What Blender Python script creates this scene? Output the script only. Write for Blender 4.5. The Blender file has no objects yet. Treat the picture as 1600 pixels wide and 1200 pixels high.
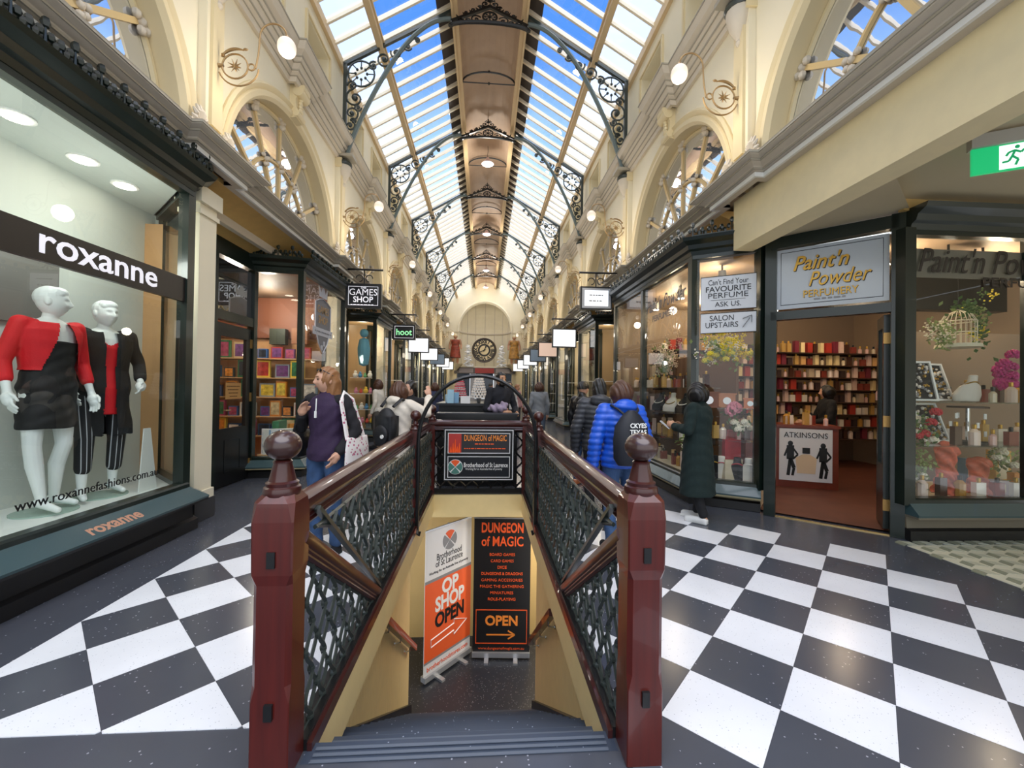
import bpy, bmesh, math, random
from math import sin, cos, pi, sqrt, atan2, radians as R
from mathutils import Vector as V, Matrix as M
random.seed(7)
S = bpy.context.scene
COL = S.collection
# ---------------------------------------------------------------- camera, sky, light, exposure
YAW, PIT, ROL, FPX, CH = R(3.82), R(.59), R(.83), 648, 1.5
cam = bpy.data.objects.new('camera', bpy.data.cameras.new('camera')); COL.objects.link(cam)
cam.data.sensor_width = 36; cam.data.lens = 36*FPX/1600; cam.data.clip_start = .05; cam.data.clip_end = 500
cf = V((sin(YAW)*cos(PIT), cos(YAW)*cos(PIT), sin(PIT))); r0 = V((cos(YAW), -sin(YAW), 0)); u0 = r0.cross(cf)
r1 = cos(ROL)*r0+sin(ROL)*u0; u1 = cos(ROL)*u0-sin(ROL)*r0
cm = M((r1, u1, -cf)).transposed().to_4x4(); cm.translation = (0, 0, CH); cam.matrix_world = cm; S.camera = cam
S.view_settings.view_transform = 'Standard'; S.view_settings.look = 'None'; S.view_settings.gamma = 1
S.view_settings.use_curve_mapping = False; S.view_settings.exposure = 0.7
S.cycles.use_denoising = True; S.cycles.max_bounces = 8; S.cycles.diffuse_bounces = 4; S.cycles.glossy_bounces = 4
S.cycles.transmission_bounces = 4; S.cycles.transparent_max_bounces = 24; S.cycles.caustics_reflective = False; S.cycles.caustics_refractive = False
S.cycles.sample_clamp_indirect = 6
W = bpy.data.worlds.new('sky'); S.world = W; W.use_nodes = True
nt = W.node_tree; nt.nodes.clear()
def N(nt, t, **k):
    n = nt.nodes.new(t)
    for a, b in k.items():
        if a in n.bl_rna.properties: setattr(n, a, b)
        else: n.inputs[a].default_value = b
    return n
wo = N(nt, 'ShaderNodeOutputWorld'); bg = N(nt, 'ShaderNodeBackground'); bg.inputs[1].default_value = 1.0
tc = N(nt, 'ShaderNodeTexCoord'); sp = N(nt, 'ShaderNodeSeparateXYZ'); cr = N(nt, 'ShaderNodeValToRGB')
ns = N(nt, 'ShaderNodeTexNoise'); ns.inputs['Scale'].default_value = 3.0; ns.inputs['Detail'].default_value = 6
ad = N(nt, 'ShaderNodeMath', operation='MULTIPLY_ADD'); ad.inputs[1].default_value = -.16
su = N(nt, 'ShaderNodeMath', operation='ADD'); su.inputs[1].default_value = .08
L = nt.links.new
L(tc.outputs['Generated'], sp.inputs[0]); L(tc.outputs['Generated'], ns.inputs['Vector'])
L(ns.outputs['Fac'], ad.inputs[0]); L(sp.outputs['Z'], ad.inputs[2]); L(ad.outputs[0], su.inputs[0]); L(su.outputs[0], cr.inputs[0])
el = cr.color_ramp.elements
el[0].position = 0.0; el[0].color = (.9, .93, .97, 1)
el[1].position = 1.0; el[1].color = (.055, .2, .62, 1)
e = el.new(.34); e.color = (.9, .96, 1.0, 1)
e = el.new(.46); e.color = (.38, .6, .93, 1)
e = el.new(.61); e.color = (.075, .235, .66, 1)
L(cr.outputs[0], bg.inputs[0]); L(bg.outputs[0], wo.inputs[0])
sun = bpy.data.objects.new('sun', bpy.data.lights.new('sun', 'SUN')); COL.objects.link(sun)
sun.data.energy = 3.3; sun.data.angle = R(75); sun.data.color = (1, .96, .9); sun.rotation_euler = (R(20), R(4), 0); sun.location = (0, 0, 14)

# ---------------------------------------------------------------- materials
def hexc(h):
    c = [int(h[i:i+2], 16)/255 for i in (0, 2, 4)]
    return tuple(((x+.055)/1.055)**2.4 if x > .04045 else x/12.92 for x in c)+(1,)
MATS = {}
def mat(name, col='808080', rough=.5, metal=0., noise=0., nscale=8., bump=0., bscale=40., emit=0., spec=.5, alpha=1., stretch=None, coat=0.):
    if name in MATS: return MATS[name]
    m = bpy.data.materials.new(name); m.use_nodes = True; MATS[name] = m
    t = m.node_tree; b = t.nodes['Principled BSDF']
    c = hexc(col); b.inputs['Base Color'].default_value = c
    b.inputs['Roughness'].default_value = rough; b.inputs['Metallic'].default_value = metal
    b.inputs['Specular IOR Level'].default_value = spec; b.inputs['Coat Weight'].default_value = coat
    m.diffuse_color = c
    if noise or bump:
        q = N(t, 'ShaderNodeTexCoord'); mp = N(t, 'ShaderNodeMapping')
        if stretch: mp.inputs['Scale'].default_value = stretch
        t.links.new(q.outputs['Object'], mp.inputs[0])
    if noise:
        n = N(t, 'ShaderNodeTexNoise', Scale=nscale, Detail=5.); t.links.new(mp.outputs[0], n.inputs['Vector'])
        r = N(t, 'ShaderNodeValToRGB')
        r.color_ramp.elements[0].position = .3; r.color_ramp.elements[1].position = .7
        r.color_ramp.elements[0].color = tuple(x*(1-noise) for x in c[:3])+(1,)
        r.color_ramp.elements[1].color = tuple(min(1, x*(1+noise)) for x in c[:3])+(1,)
        t.links.new(n.outputs['Fac'], r.inputs[0]); t.links.new(r.outputs[0], b.inputs['Base Color'])
    if bump:
        n = N(t, 'ShaderNodeTexNoise', Scale=bscale, Detail=3.); t.links.new(mp.outputs[0], n.inputs['Vector'])
        bp = N(t, 'ShaderNodeBump', Strength=bump, Distance=.01); t.links.new(n.outputs['Fac'], bp.inputs['Height'])
        t.links.new(bp.outputs[0], b.inputs['Normal'])
    if emit:
        b.inputs['Emission Color'].default_value = c; b.inputs['Emission Strength'].default_value = emit
    return m
def glass(name, tint=(1, 1, 1), ior=1.5, milky=0., rough=0., mirror=0., back='303438', wav=0.):
    m = bpy.data.materials.new(name); m.use_nodes = True; MATS[name] = m
    t = m.node_tree; t.nodes.clear(); o = N(t, 'ShaderNodeOutputMaterial')
    tr = N(t, 'ShaderNodeBsdfTransparent'); tr.inputs[0].default_value = tint+(1,)
    gl = N(t, 'ShaderNodeBsdfGlossy'); gl.inputs['Roughness'].default_value = rough
    mx = N(t, 'ShaderNodeMixShader'); base = tr
    if mirror:
        base = N(t, 'ShaderNodeBsdfDiffuse'); base.inputs[0].default_value = hexc(back); mx.inputs[0].default_value = mirror
        gl.inputs[0].default_value = (.93, .95, 1, 1)
    else:
        lw = N(t, 'ShaderNodeLayerWeight', Blend=.5); p5 = N(t, 'ShaderNodeMath', operation='POWER'); p5.inputs[1].default_value = 4.; ma = N(t, 'ShaderNodeMath', operation='MULTIPLY_ADD'); ma.inputs[1].default_value = .9; ma.inputs[2].default_value = .05
        t.links.new(lw.outputs['Facing'], p5.inputs[0]); t.links.new(p5.outputs[0], ma.inputs[0]); t.links.new(ma.outputs[0], mx.inputs[0])
    if wav:
        q = N(t, 'ShaderNodeTexCoord'); n = N(t, 'ShaderNodeTexNoise', Scale=2.2, Detail=2.); t.links.new(q.outputs['Object'], n.inputs['Vector'])
        bp = N(t, 'ShaderNodeBump', Strength=wav, Distance=.1); t.links.new(n.outputs['Fac'], bp.inputs['Height']); t.links.new(bp.outputs[0], gl.inputs['Normal'])
    if milky:
        tl = N(t, 'ShaderNodeBsdfTranslucent'); tl.inputs[0].default_value = (.93, .97, .97, 1)
        m2 = N(t, 'ShaderNodeMixShader'); m2.inputs[0].default_value = milky
        t.links.new(tr.outputs[0], m2.inputs[1]); t.links.new(tl.outputs[0], m2.inputs[2]); base = m2
    t.links.new(base.outputs[0], mx.inputs[1]); t.links.new(gl.outputs[0], mx.inputs[2]); t.links.new(mx.outputs[0], o.inputs[0])
    return m
def emis(name, col, s):
    return mat(name, col, emit=s)
CREAM = mat('cream_paint', 'e9dfc4', .6, noise=.03, nscale=1.5)
CREAM2 = mat('straw_paint', 'e0cfa6', .55, noise=.03, nscale=1.5)
GREYC = mat('putty_paint', 'cfc4b2', .6, noise=.03)
MOULD = mat('stone_grey_paint', 'aaa291', .55)
YEL = mat('yellow_boards', 'd8b878', .5, noise=.05, nscale=3)
GREEN = mat('dark_green_paint', '16211b', .3, coat=.2)
BLACK = mat('black_paint', '121314', .35)
IRON = mat('cast_iron_green', '343b38', .3)
STEEL = mat('grey_iron_paint', '5d6a68', .45)
BRASS = mat('aged_brass', 'a0835a', .35, metal=.75)
MAROON = mat('maroon_wood', '4c130b', .32, noise=.2, nscale=3, stretch=(14, 14, .8), coat=.25)
MAROON2 = mat('maroon_rail', '3c1511', .28, noise=.1, nscale=6, coat=.35)
WOODC = mat('spine_boards', 'b79d86', .6, noise=.06, nscale=3)
BEAMC = mat('roof_timber_cream', 'd9bf96', .55)
BARC = mat('glazing_bar_cream', 'f0e4cd', .5)
WHITE = mat('white_enamel', 'efefec', .4)
GL = glass('shop_glass', (.95, .98, .96)); GLR = glass('roof_glass', (.97, .98, 1.)); GLM = glass('frosted_roof_glass', (.92, .97, .98), milky=.5)
GLA = glass('fanlight_glass', mirror=.8, back='a4abb4', wav=.012)
GLS = glass('shelf_glass', (.9, .97, .94))
LAMPW = emis('lamp_globe', 'fff0dc', .2); SPOTM = emis('downlight_face', 'fff4e0', 14)
SIGNW = emis('lit_sign_white', 'eef1f4', .55)

# ---------------------------------------------------------------- mesh builder
class MB:
    def __init__(s): s.v = []; s.f = []
    def add(s, vs, fs):
        n = len(s.v); s.v += [tuple(p) for p in vs]; s.f += [tuple(i+n for i in f) for f in fs]; return s
    def box(s, x0, x1, y0, y1, z0, z1):
        return s.add([(x, y, z) for z in (z0, z1) for y in (y0, y1) for x in (x0, x1)],
                     [(0, 2, 3, 1), (4, 5, 7, 6), (0, 1, 5, 4), (2, 6, 7, 3), (0, 4, 6, 2), (1, 3, 7, 5)])
    def bar(s, p, q, w, h, up=(0, 0, 1)):
        p, q = V(p), V(q); d = (q-p).normalized(); a = d.cross(V(up))
        if a.length < 1e-5: a = d.cross(V((1, 0, 0)))
        a.normalize(); b = a.cross(d).normalized(); a *= w/2; b *= h/2
        vs = [c+i*a+j*b for c in (p, q) for i, j in ((-1, -1), (1, -1), (1, 1), (-1, 1))]
        return s.add(vs, [(3, 2, 1, 0), (4, 5, 6, 7), (0, 1, 5, 4), (1, 2, 6, 5), (2, 3, 7, 6), (3, 0, 4, 7)])
    def cone(s, p, q, r0, r1, n=10, caps=True, rot=0):
        p, q = V(p), V(q); d = (q-p)
        if d.length < 1e-7: return s
        d.normalize(); a = d.cross(V((0, 0, 1)))
        if a.length < 1e-4: a = V((1, 0, 0))
        a.normalize(); b = d.cross(a)
        ring = lambda c, r: [c+r*(cos(2*pi*i/n+rot)*a+sin(2*pi*i/n+rot)*b) for i in range(n)]
        fs = [(i, (i+1) % n, n+(i+1) % n, n+i) for i in range(n)]
        if caps: fs += [tuple(range(n-1, -1, -1)), tuple(range(n, 2*n))]
        return s.add(ring(p, r0)+ring(q, r1), fs)
    def tube(s, pts, r, n=6, closed=False, flat=1.):
        pts = [V(p) for p in pts]; m = len(pts); vs = []; ref = None
        for i, p in enumerate(pts):
            if closed: d = pts[(i+1) % m]-pts[i-1]
            else: d = pts[min(i+1, m-1)]-pts[max(i-1, 0)]
            if d.length < 1e-9: d = V((0, 0, 1))
            d.normalize()
            if ref is None:
                ref = V((0, 0, 1)) if abs(d.z) < .9 else V((1, 0, 0))
            a = d.cross(ref)
            if a.length < 1e-4: a = d.cross(V((0, 1, 0)))
            a.normalize(); b = a.cross(d).normalized(); ref = b
            rr = r[i] if isinstance(r, (list, tuple)) else r
            vs += [p+rr*(cos(2*pi*k/n)*a*flat+sin(2*pi*k/n)*b) for k in range(n)]
        fs = []
        for i in range(m if closed else m-1):
            j = (i+1) % m
            fs += [(i*n+k, i*n+(k+1) % n, j*n+(k+1) % n, j*n+k) for k in range(n)]
        if not closed: fs += [tuple(range(n-1, -1, -1)), tuple(range((m-1)*n, m*n))]
        return s.add(vs, fs)
    def lathe(s, prof, c=(0, 0, 0), n=16, ax=None):
        c = V(c); vs = []; fs = []; m = len(prof)
        Q = M.Identity(3) if ax is None else V((0, 0, 1)).rotation_difference(V(ax)).to_matrix()
        for r, z in prof: vs += [c+Q @ V((r*cos(2*pi*i/n), r*sin(2*pi*i/n), z)) for i in range(n)]
        for k in range(m-1): fs += [(k*n+i, k*n+(i+1) % n, (k+1)*n+(i+1) % n, (k+1)*n+i) for i in range(n)]
        if prof[0][0] > 1e-6: fs.append(tuple(range(n-1, -1, -1)))
        if prof[-1][0] > 1e-6: fs.append(tuple(range((m-1)*n, m*n)))
        return s.add(vs, fs)
    def ball(s, c, r, n=12, k=8, sc=(1, 1, 1), Q=None):
        c = V(c); vs = []; fs = []; Q = Q or M.Identity(3)
        for j in range(1, k):
            t = pi*j/k
            vs += [c+Q @ V((r*sc[0]*sin(t)*cos(2*pi*i/n), r*sc[1]*sin(t)*sin(2*pi*i/n), -r*sc[2]*cos(t))) for i in range(n)]
        vs += [c+Q @ V((0, 0, -r*sc[2])), c+Q @ V((0, 0, r*sc[2]))]; b = (k-1)*n
        for j in range(k-2): fs += [(j*n+i, j*n+(i+1) % n, (j+1)*n+(i+1) % n, (j+1)*n+i) for i in range(n)]
        fs += [(b, (i+1) % n, i) for i in range(n)]+[((k-2)*n+i, (k-2)*n+(i+1) % n, b+1) for i in range(n)]
        return s.add(vs, fs)
    def cap(s, p, q, r0, r1, n=12):          # capsule limb
        s.cone(p, q, r0, r1, n, True); s.ball(p, r0, n, 8); s.ball(q, r1, n, 8); return s
    def chain(s, pts, rs, n=12):
        for i in range(len(pts)-1): s.cap(pts[i], pts[i+1], rs[i], rs[i+1], n)
        return s
    def loft(s, rings, caps=True):
        n = len(rings[0]); vs = [p for r in rings for p in r]; fs = []
        for k in range(len(rings)-1): fs += [(k*n+i, k*n+(i+1) % n, (k+1)*n+(i+1) % n, (k+1)*n+i) for i in range(n)]
        if caps: fs += [tuple(range(n-1, -1, -1)), tuple(range((len(rings)-1)*n, len(rings)*n))]
        return s.add(vs, fs)
    def prism(s, poly, f, d0, d1):           # poly in 2D, f(u,v,d)->3D
        n = len(poly); vs = [f(u, v, d0) for u, v in poly]+[f(u, v, d1) for u, v in poly]
        return s.add(vs, [tuple(range(n-1, -1, -1)), tuple(range(n, 2*n))]+[(i, (i+1) % n, n+(i+1) % n, n+i) for i in range(n)])
    def sweep(s, prof, path, up=(0, 0, 1), side=1):  # profile (out, up) along a horizontal path
        rings = []; m = len(path); path = [V(p) for p in path]
        for i, p in enumerate(path):
            d0 = (path[i]-path[i-1]).normalized() if i > 0 else (path[1]-path[0]).normalized()
            d1 = (path[i+1]-path[i]).normalized() if i < m-1 else d0
            n0 = V((d0.y, -d0.x, 0)).normalized()*side; n1 = V((d1.y, -d1.x, 0)).normalized()*side
            b = (n0+n1); b.normalize(); k = 1/max(.3, b.dot(n0))
            rings.append([p+b*o*k+V((0, 0, z)) for o, z in prof])
        return s.loft(rings)
    def xf(s, mtx): s.v = [tuple(mtx @ V(p)) for p in s.v]; return s
    def mesh(s, name, m, smooth=False):
        me = bpy.data.meshes.new(name); me.from_pydata(s.v, [], s.f)
        if m: me.materials.append(m)
        if smooth:
            me.shade_smooth() if hasattr(me, 'shade_smooth') else None
            try: me.set_sharp_from_angle(angle=R(38))
            except Exception: pass
        return me
    def build(s, name, m, parent=None, smooth=False, loc=(0, 0, 0)):
        return link(name, s.mesh(name, m, smooth), parent, loc)
def recalc(me):
    b = bmesh.new(); b.from_mesh(me); bmesh.ops.recalc_face_normals(b, faces=b.faces); b.to_mesh(me); b.free(); return me
def link(name, me, parent=None, loc=(0, 0, 0), rz=0, sc=None):
    o = bpy.data.objects.new(name, me); COL.objects.link(o); o.location = loc; o.rotation_euler = (0, 0, rz)
    if sc: o.scale = sc
    if parent: o.parent = parent
    return o
def tag(o, label, cat, group=None, kind=None):
    o['label'] = label; o['category'] = cat
    if group: o['group'] = group
    if kind: o['kind'] = kind
    return o
def thing(name, label, cat, loc=(0, 0, 0), rz=0, group=None, kind=None):
    o = bpy.data.objects.new(name, None); COL.objects.link(o); o.location = loc; o.rotation_euler = (0, 0, rz); o.empty_display_size = .1
    return tag(o, label, cat, group, kind)
KIDS = {}
def kids(o): return [c for c in COL.objects if c.parent == o]
def dup(root, ch, loc, rz=0, label=None, sc=None):
    """copy a thing and its parts; ch = [(part, [subparts])]"""
    r = root.copy(); COL.objects.link(r); r.location = loc; r.rotation_euler = (0, 0, rz)
    if sc: r.scale = sc
    if label: r['label'] = label
    for c, gs in ch:
        k = c.copy(); COL.objects.link(k); k.parent = r
        for g in gs:
            h = g.copy(); COL.objects.link(h); h.parent = k
    return r
def tree(o):
    al = [c for c in COL.objects if c.parent]
    return [(c, [g for g in al if g.parent == c]) for c in al if c.parent == o]
def basis(right, up, loc):
    x = V(right).normalized(); z = x.cross(V(up)).normalized(); y = z.cross(x)
    m = M((x, y, z)).transposed().to_4x4(); m.translation = V(loc); return m
def text(s, size, loc, right, up, m, parent=None, width=None, ext=.002, shear=0., bold=0., name='lettering', align='CENTER', sp=1., line=1.):
    c = bpy.data.curves.new(name, 'FONT'); c.body = s; c.size = size; c.extrude = ext; c.shear = shear; c.offset = 0 if set(s) & set('MWmw') and bold < .02 else bold*size*(.5 if set(s) & set('MWmw') else 1)
    c.align_x = align; c.align_y = 'CENTER'; c.space_character = sp; c.space_line = line; c.resolution_u = 3
    o = bpy.data.objects.new(name, c); me = bpy.data.meshes.new_from_object(o)
    bpy.data.objects.remove(o); bpy.data.curves.remove(c)
    if width and me.vertices:
        xs = [v.co.x for v in me.vertices]; k = width/(max(xs)-min(xs)); cx = (max(xs)+min(xs))/2 if align == 'CENTER' else min(xs)
        for v in me.vertices: v.co.x = (v.co.x-cx)*k
    me.transform(basis(right, up, loc)); me.materials.clear(); me.materials.append(m); me.name = name
    return link(name, me, parent)
def fine_print(width, h, loc, right, up, m, parent):     # a line too small to read in the photograph
    b = MB(); x = -width/2; rg = random.Random(int(width*1e4))
    while x < width/2-h:
        w = min(rg.uniform(.8, 2.6)*h, width/2-x); b.box(x, x+w, -h/3, h/3, 0, .002); x += w+h*.5
    b.xf(basis(right, up, loc)); return b.build('fine_print', m, parent)
# voxel fusion in a scratch scene: overlapping limbs become one continuous skin
TMP = bpy.data.scenes.new('scratch')
def fuse(mb, m, vox=.009, smooth=3, cut=None, name='body', disp=None):
    me = mb.mesh(name, m); recalc(me)
    o = bpy.data.objects.new('scratch', me); TMP.collection.objects.link(o)
    r = o.modifiers.new('r', 'REMESH'); r.mode = 'VOXEL'; r.voxel_size = vox
    if smooth:
        q = o.modifiers.new('s', 'SMOOTH'); q.iterations = smooth; q.factor = .5
    vl = TMP.view_layers[0]; vl.update(); dg = vl.depsgraph
    out = bpy.data.meshes.new_from_object(o.evaluated_get(dg)); bpy.data.objects.remove(o); bpy.data.meshes.remove(me)
    if disp:
        n_ = len(out.vertices); co = [0.]*3*n_; no = [0.]*3*n_
        out.vertices.foreach_get('co', co); out.vertices.foreach_get('normal', no); res = []
        for i in range(0, 3*n_, 3): res.extend(disp(V(co[i:i+3]), V(no[i:i+3])))
        out.vertices.foreach_set('co', res); out.update()
    if cut:
        b = bmesh.new(); b.from_mesh(out); bmesh.ops.delete(b, geom=[f for f in b.faces if cut(f.calc_center_median(), f.normal)], context='FACES'); b.to_mesh(out); b.free()
    out.materials.clear(); out.materials.append(m); out.shade_smooth(); out.name = name
    return out
def px(x, y, ax, val):            # photo pixel -> point on the plane coordinate[ax] = val
    d = cf+r1*(x-800)/FPX-u1*(y-600)/FPX; c = V((0, 0, CH)); return c+d*((val-c[ax])/d[ax])
def arc(c, r, a0, a1, n, f):
    return [f(c[0]+r*cos(a0+(a1-a0)*i/n), c[1]+r*sin(a0+(a1-a0)*i/n)) for i in range(n+1)]
ORD = ['nearest', 'second', 'third', 'fourth', 'fifth', 'sixth', 'seventh', 'eighth', 'ninth', 'tenth', 'eleventh', 'twelfth']
# ================================================================ FLOOR
def terrazzo(name, col, fleck, rough, amt=.09, sc=55, bl='33405a'):
    m = mat(name, col, rough, spec=.5); t = m.node_tree; b = t.nodes['Principled BSDF']
    g = N(t, 'ShaderNodeNewGeometry'); v = N(t, 'ShaderNodeTexVoronoi', Scale=sc); t.links.new(g.outputs['Position'], v.inputs['Vector'])
    s1 = N(t, 'ShaderNodeSeparateColor'); t.links.new(v.outputs['Color'], s1.inputs[0])
    lt = N(t, 'ShaderNodeMath', operation='LESS_THAN'); lt.inputs[1].default_value = amt; t.links.new(s1.outputs[0], lt.inputs[0])
    l2 = N(t, 'ShaderNodeMath', operation='LESS_THAN'); l2.inputs[1].default_value = .22; t.links.new(v.outputs['Distance'], l2.inputs[0])
    mu = N(t, 'ShaderNodeMath', operation='MULTIPLY'); t.links.new(lt.outputs[0], mu.inputs[0]); t.links.new(l2.outputs[0], mu.inputs[1])
    n = N(t, 'ShaderNodeTexNoise', Scale=1.7, Detail=4.); t.links.new(g.outputs['Position'], n.inputs['Vector'])
    r = N(t, 'ShaderNodeMix', data_type='RGBA'); r.inputs[6].default_value = tuple(x*.82 for x in hexc(col)[:3])+(1,); r.inputs[7].default_value = tuple(min(1, x*1.15) for x in hexc(col)[:3])+(1,)
    t.links.new(n.outputs['Fac'], r.inputs[0])
    k = N(t, 'ShaderNodeMix', data_type='RGBA'); k.inputs[7].default_value = hexc(fleck); t.links.new(r.outputs[2], k.inputs[6]); t.links.new(mu.outputs[0], k.inputs[0])
    t.links.new(k.outputs[2], b.inputs['Base Color'])
    rr = N(t, 'ShaderNodeMapRange'); rr.inputs[3].default_value = rough*.8; rr.inputs[4].default_value = rough*1.3; t.links.new(n.outputs['Fac'], rr.inputs[0]); t.links.new(rr.outputs[0], b.inputs['Roughness'])
    return m
TB = terrazzo('black_terrazzo', '4a4d55', '9a9ca6', .2); TW = terrazzo('white_terrazzo', 'e6e8ec', 'b9bcc4', .22, .2, 90)
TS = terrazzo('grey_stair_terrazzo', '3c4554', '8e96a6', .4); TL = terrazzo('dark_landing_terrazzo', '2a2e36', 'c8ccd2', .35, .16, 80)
WX0, WX1, WY0, WY1 = -.71, .58, 1.81, 6.0
fb = MB()
for b in ((-4.4, WX0, -3, 34), (WX1, 7.5, -3, 34), (WX0, WX1, -3, WY0), (WX0, WX1, WY1, 34)): fb.box(b[0], b[1], b[2], b[3], -.2, -.004)
floor = tag(fb.build('floor', TB), 'black terrazzo arcade floor with a checkered crossing', 'floor', kind='structure')
TS_ = .412; Q2 = sqrt(.5)
def clip(poly, a, b, c):   # keep a*x+b*y<=c
    out = []
    for i, p in enumerate(poly):
        q = poly[(i+1) % len(poly)]; dp, dq = a*p[0]+b*p[1]-c, a*q[0]+b*q[1]-c
        if dp <= 0: out.append(p)
        if dp*dq < 0: t = dp/(dp-dq); out.append((p[0]+t*(q[0]-p[0]), p[1]+t*(q[1]-p[1])))
    return out
TILE = {}
def put_tile(poly, white, full):
    cx = sum(p[0] for p in poly)/len(poly); cy = sum(p[1] for p in poly)/len(poly)
    pl = [(cx+(x-cx)*.995, cy+(y-cy)*.995) for x, y in poly]
    key = (white, full)
    if full and key in TILE: link('tile', TILE[key], floor, (cx, cy, 0)); return
    me = MB().prism([(x-cx, y-cy) for x, y in pl], lambda u, v, d: (u, v, d), -.012, 0).mesh('tile', TW if white else TB)
    if full: TILE[key] = me
    link('tile', me, floor, (cx, cy, 0))
def tiles(u0, v0, ok, clips):
    for i in range(-16, 18):
        for j in range(-22, 10):
            a, b = u0+i*TS_, v0+j*TS_
            c = [(a, b), (a+TS_, b), (a+TS_, b+TS_), (a, b+TS_)]
            poly = [((p+q)*Q2, (p-q)*Q2) for p, q in c][::-1]
            if not ok(i, j, poly): continue
            n = len(poly); area0 = TS_*TS_
            for cl in clips: poly = clip(poly, *cl)
            if len(poly) < 3: continue
            ar = abs(sum(poly[k][0]*poly[(k+1) % len(poly)][1]-poly[(k+1) % len(poly)][0]*poly[k][1] for k in range(len(poly))))/2
            if ar < .004: continue
            put_tile(poly, (i+j) % 2 == 0, ar > area0*.999)
mid = lambda P: (sum(p[0] for p in P)/4, sum(p[1] for p in P)/4)
tiles(.205, -.028, lambda i, j, P: mid(P)[0] < -.5 and .55 < mid(P)[1] < 5.3, [(-1, 0, 2.5), (1, 0, WX0-.03), (0, 1, 5.2), (0, -1, -1.9)])
tiles(1.923, .083, lambda i, j, P: i < 8 and max(p[0] for p in P) < 3.95 and mid(P)[0] > .4 and .5 < mid(P)[1] < 5.3 and (j < 1 or i < 7-j), [(-1, 0, -WX1-.03), (0, 1, 5.25), (-.7071, .7071, 99)])
# mosaic of cube pattern in the side arcade
MO1 = mat('mosaic_pale', 'b9bba6', .5); MO2 = mat('mosaic_olive', '8d917c', .5); MO3 = mat('mosaic_line', 'd5d3bc', .5)
mz = thing('mosaic_panel', 'pale cube-pattern mosaic on the side arcade floor below the corner window', 'mosaic', (4.22, 3.85, 0), kind='structure')
MB().prism([(.16, .02), (3., .02), (3., -3.4), (-.35, -3.4), (-.35, -2.6)][::-1] if False else [(-.02, .0), (-.02, -.9), (.1, -2.6), (2.6, -2.6), (2.6, .0)], lambda u, v, d: (u, v, d), -.01, 0.0005).build('grout', MO3, mz)
ca = None
for i in range(-2, 14):
    for j in range(-1, 14):
        u, v = .12+i*.19+(j % 2)*.095, -.1-j*.165
        if not (.02 < u < 2.4 and v > -2.5): continue
        for k, (mm, dx) in enumerate(((MO1, 0), (MO2, 1))):
            s_ = 1 if k == 0 else -1
            pl = [(0, .07), (s_*.082, .03), (s_*.082, -.075), (0, -.035)]
            if k == 0: pl = pl[::-1]
            me = MATS.get('mos%d' % k)
            if me is None: me = MATS['mos%d' % k] = MB().prism(pl, lambda a, b, d: (a*.92+s_*.004, b*.92, d), -.004, .003).mesh('tile', mm)
            link('tile', me, mz, (u, v, 0))

# ================================================================ STAIRWELL
ST0, LAND, SY1 = 1.81, -2.5, 5.2
wx0, wx1 = -.86, .68
stair = thing('staircase', 'grey terrazzo staircase descending between yellow boarded walls', 'staircase', (0, ST0, 0))
ns_ = 14; rise = -LAND/ns_; run = (SY1-ST0)/ns_
GRV = mat('nosing_strip', '59616d', .5)
for k in range(1, ns_):
    y0 = ST0+(k-1)*run; z = -k*rise
    st = MB().box(wx0, wx1, y0-.02-ST0, y0+run-ST0, z-rise, z).build('step', TS, stair)
    for g in (.03, .06): MB().box(wx0+.02, wx1-.02, y0+run-ST0-g-.012, y0+run-ST0-g+.004, z, z+.003).build('grip_strip', GRV, st)
g0 = MB().box(WX0, WX1, -.1, .0, -.12, -.0035).build('step', TS, stair)
for g in (.03, .06, .09): MB().box(WX0+.04, WX1-.04, -g-.012, -g+.002, 0, .003).build('grip_strip', GRV, g0)
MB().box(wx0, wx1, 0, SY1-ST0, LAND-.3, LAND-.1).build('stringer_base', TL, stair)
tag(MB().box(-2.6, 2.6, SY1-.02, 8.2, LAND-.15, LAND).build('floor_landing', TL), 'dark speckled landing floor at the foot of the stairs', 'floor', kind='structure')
PANEL = mat('yellow_panel_paint', 'e4cd94', .5, noise=.03)
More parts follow.
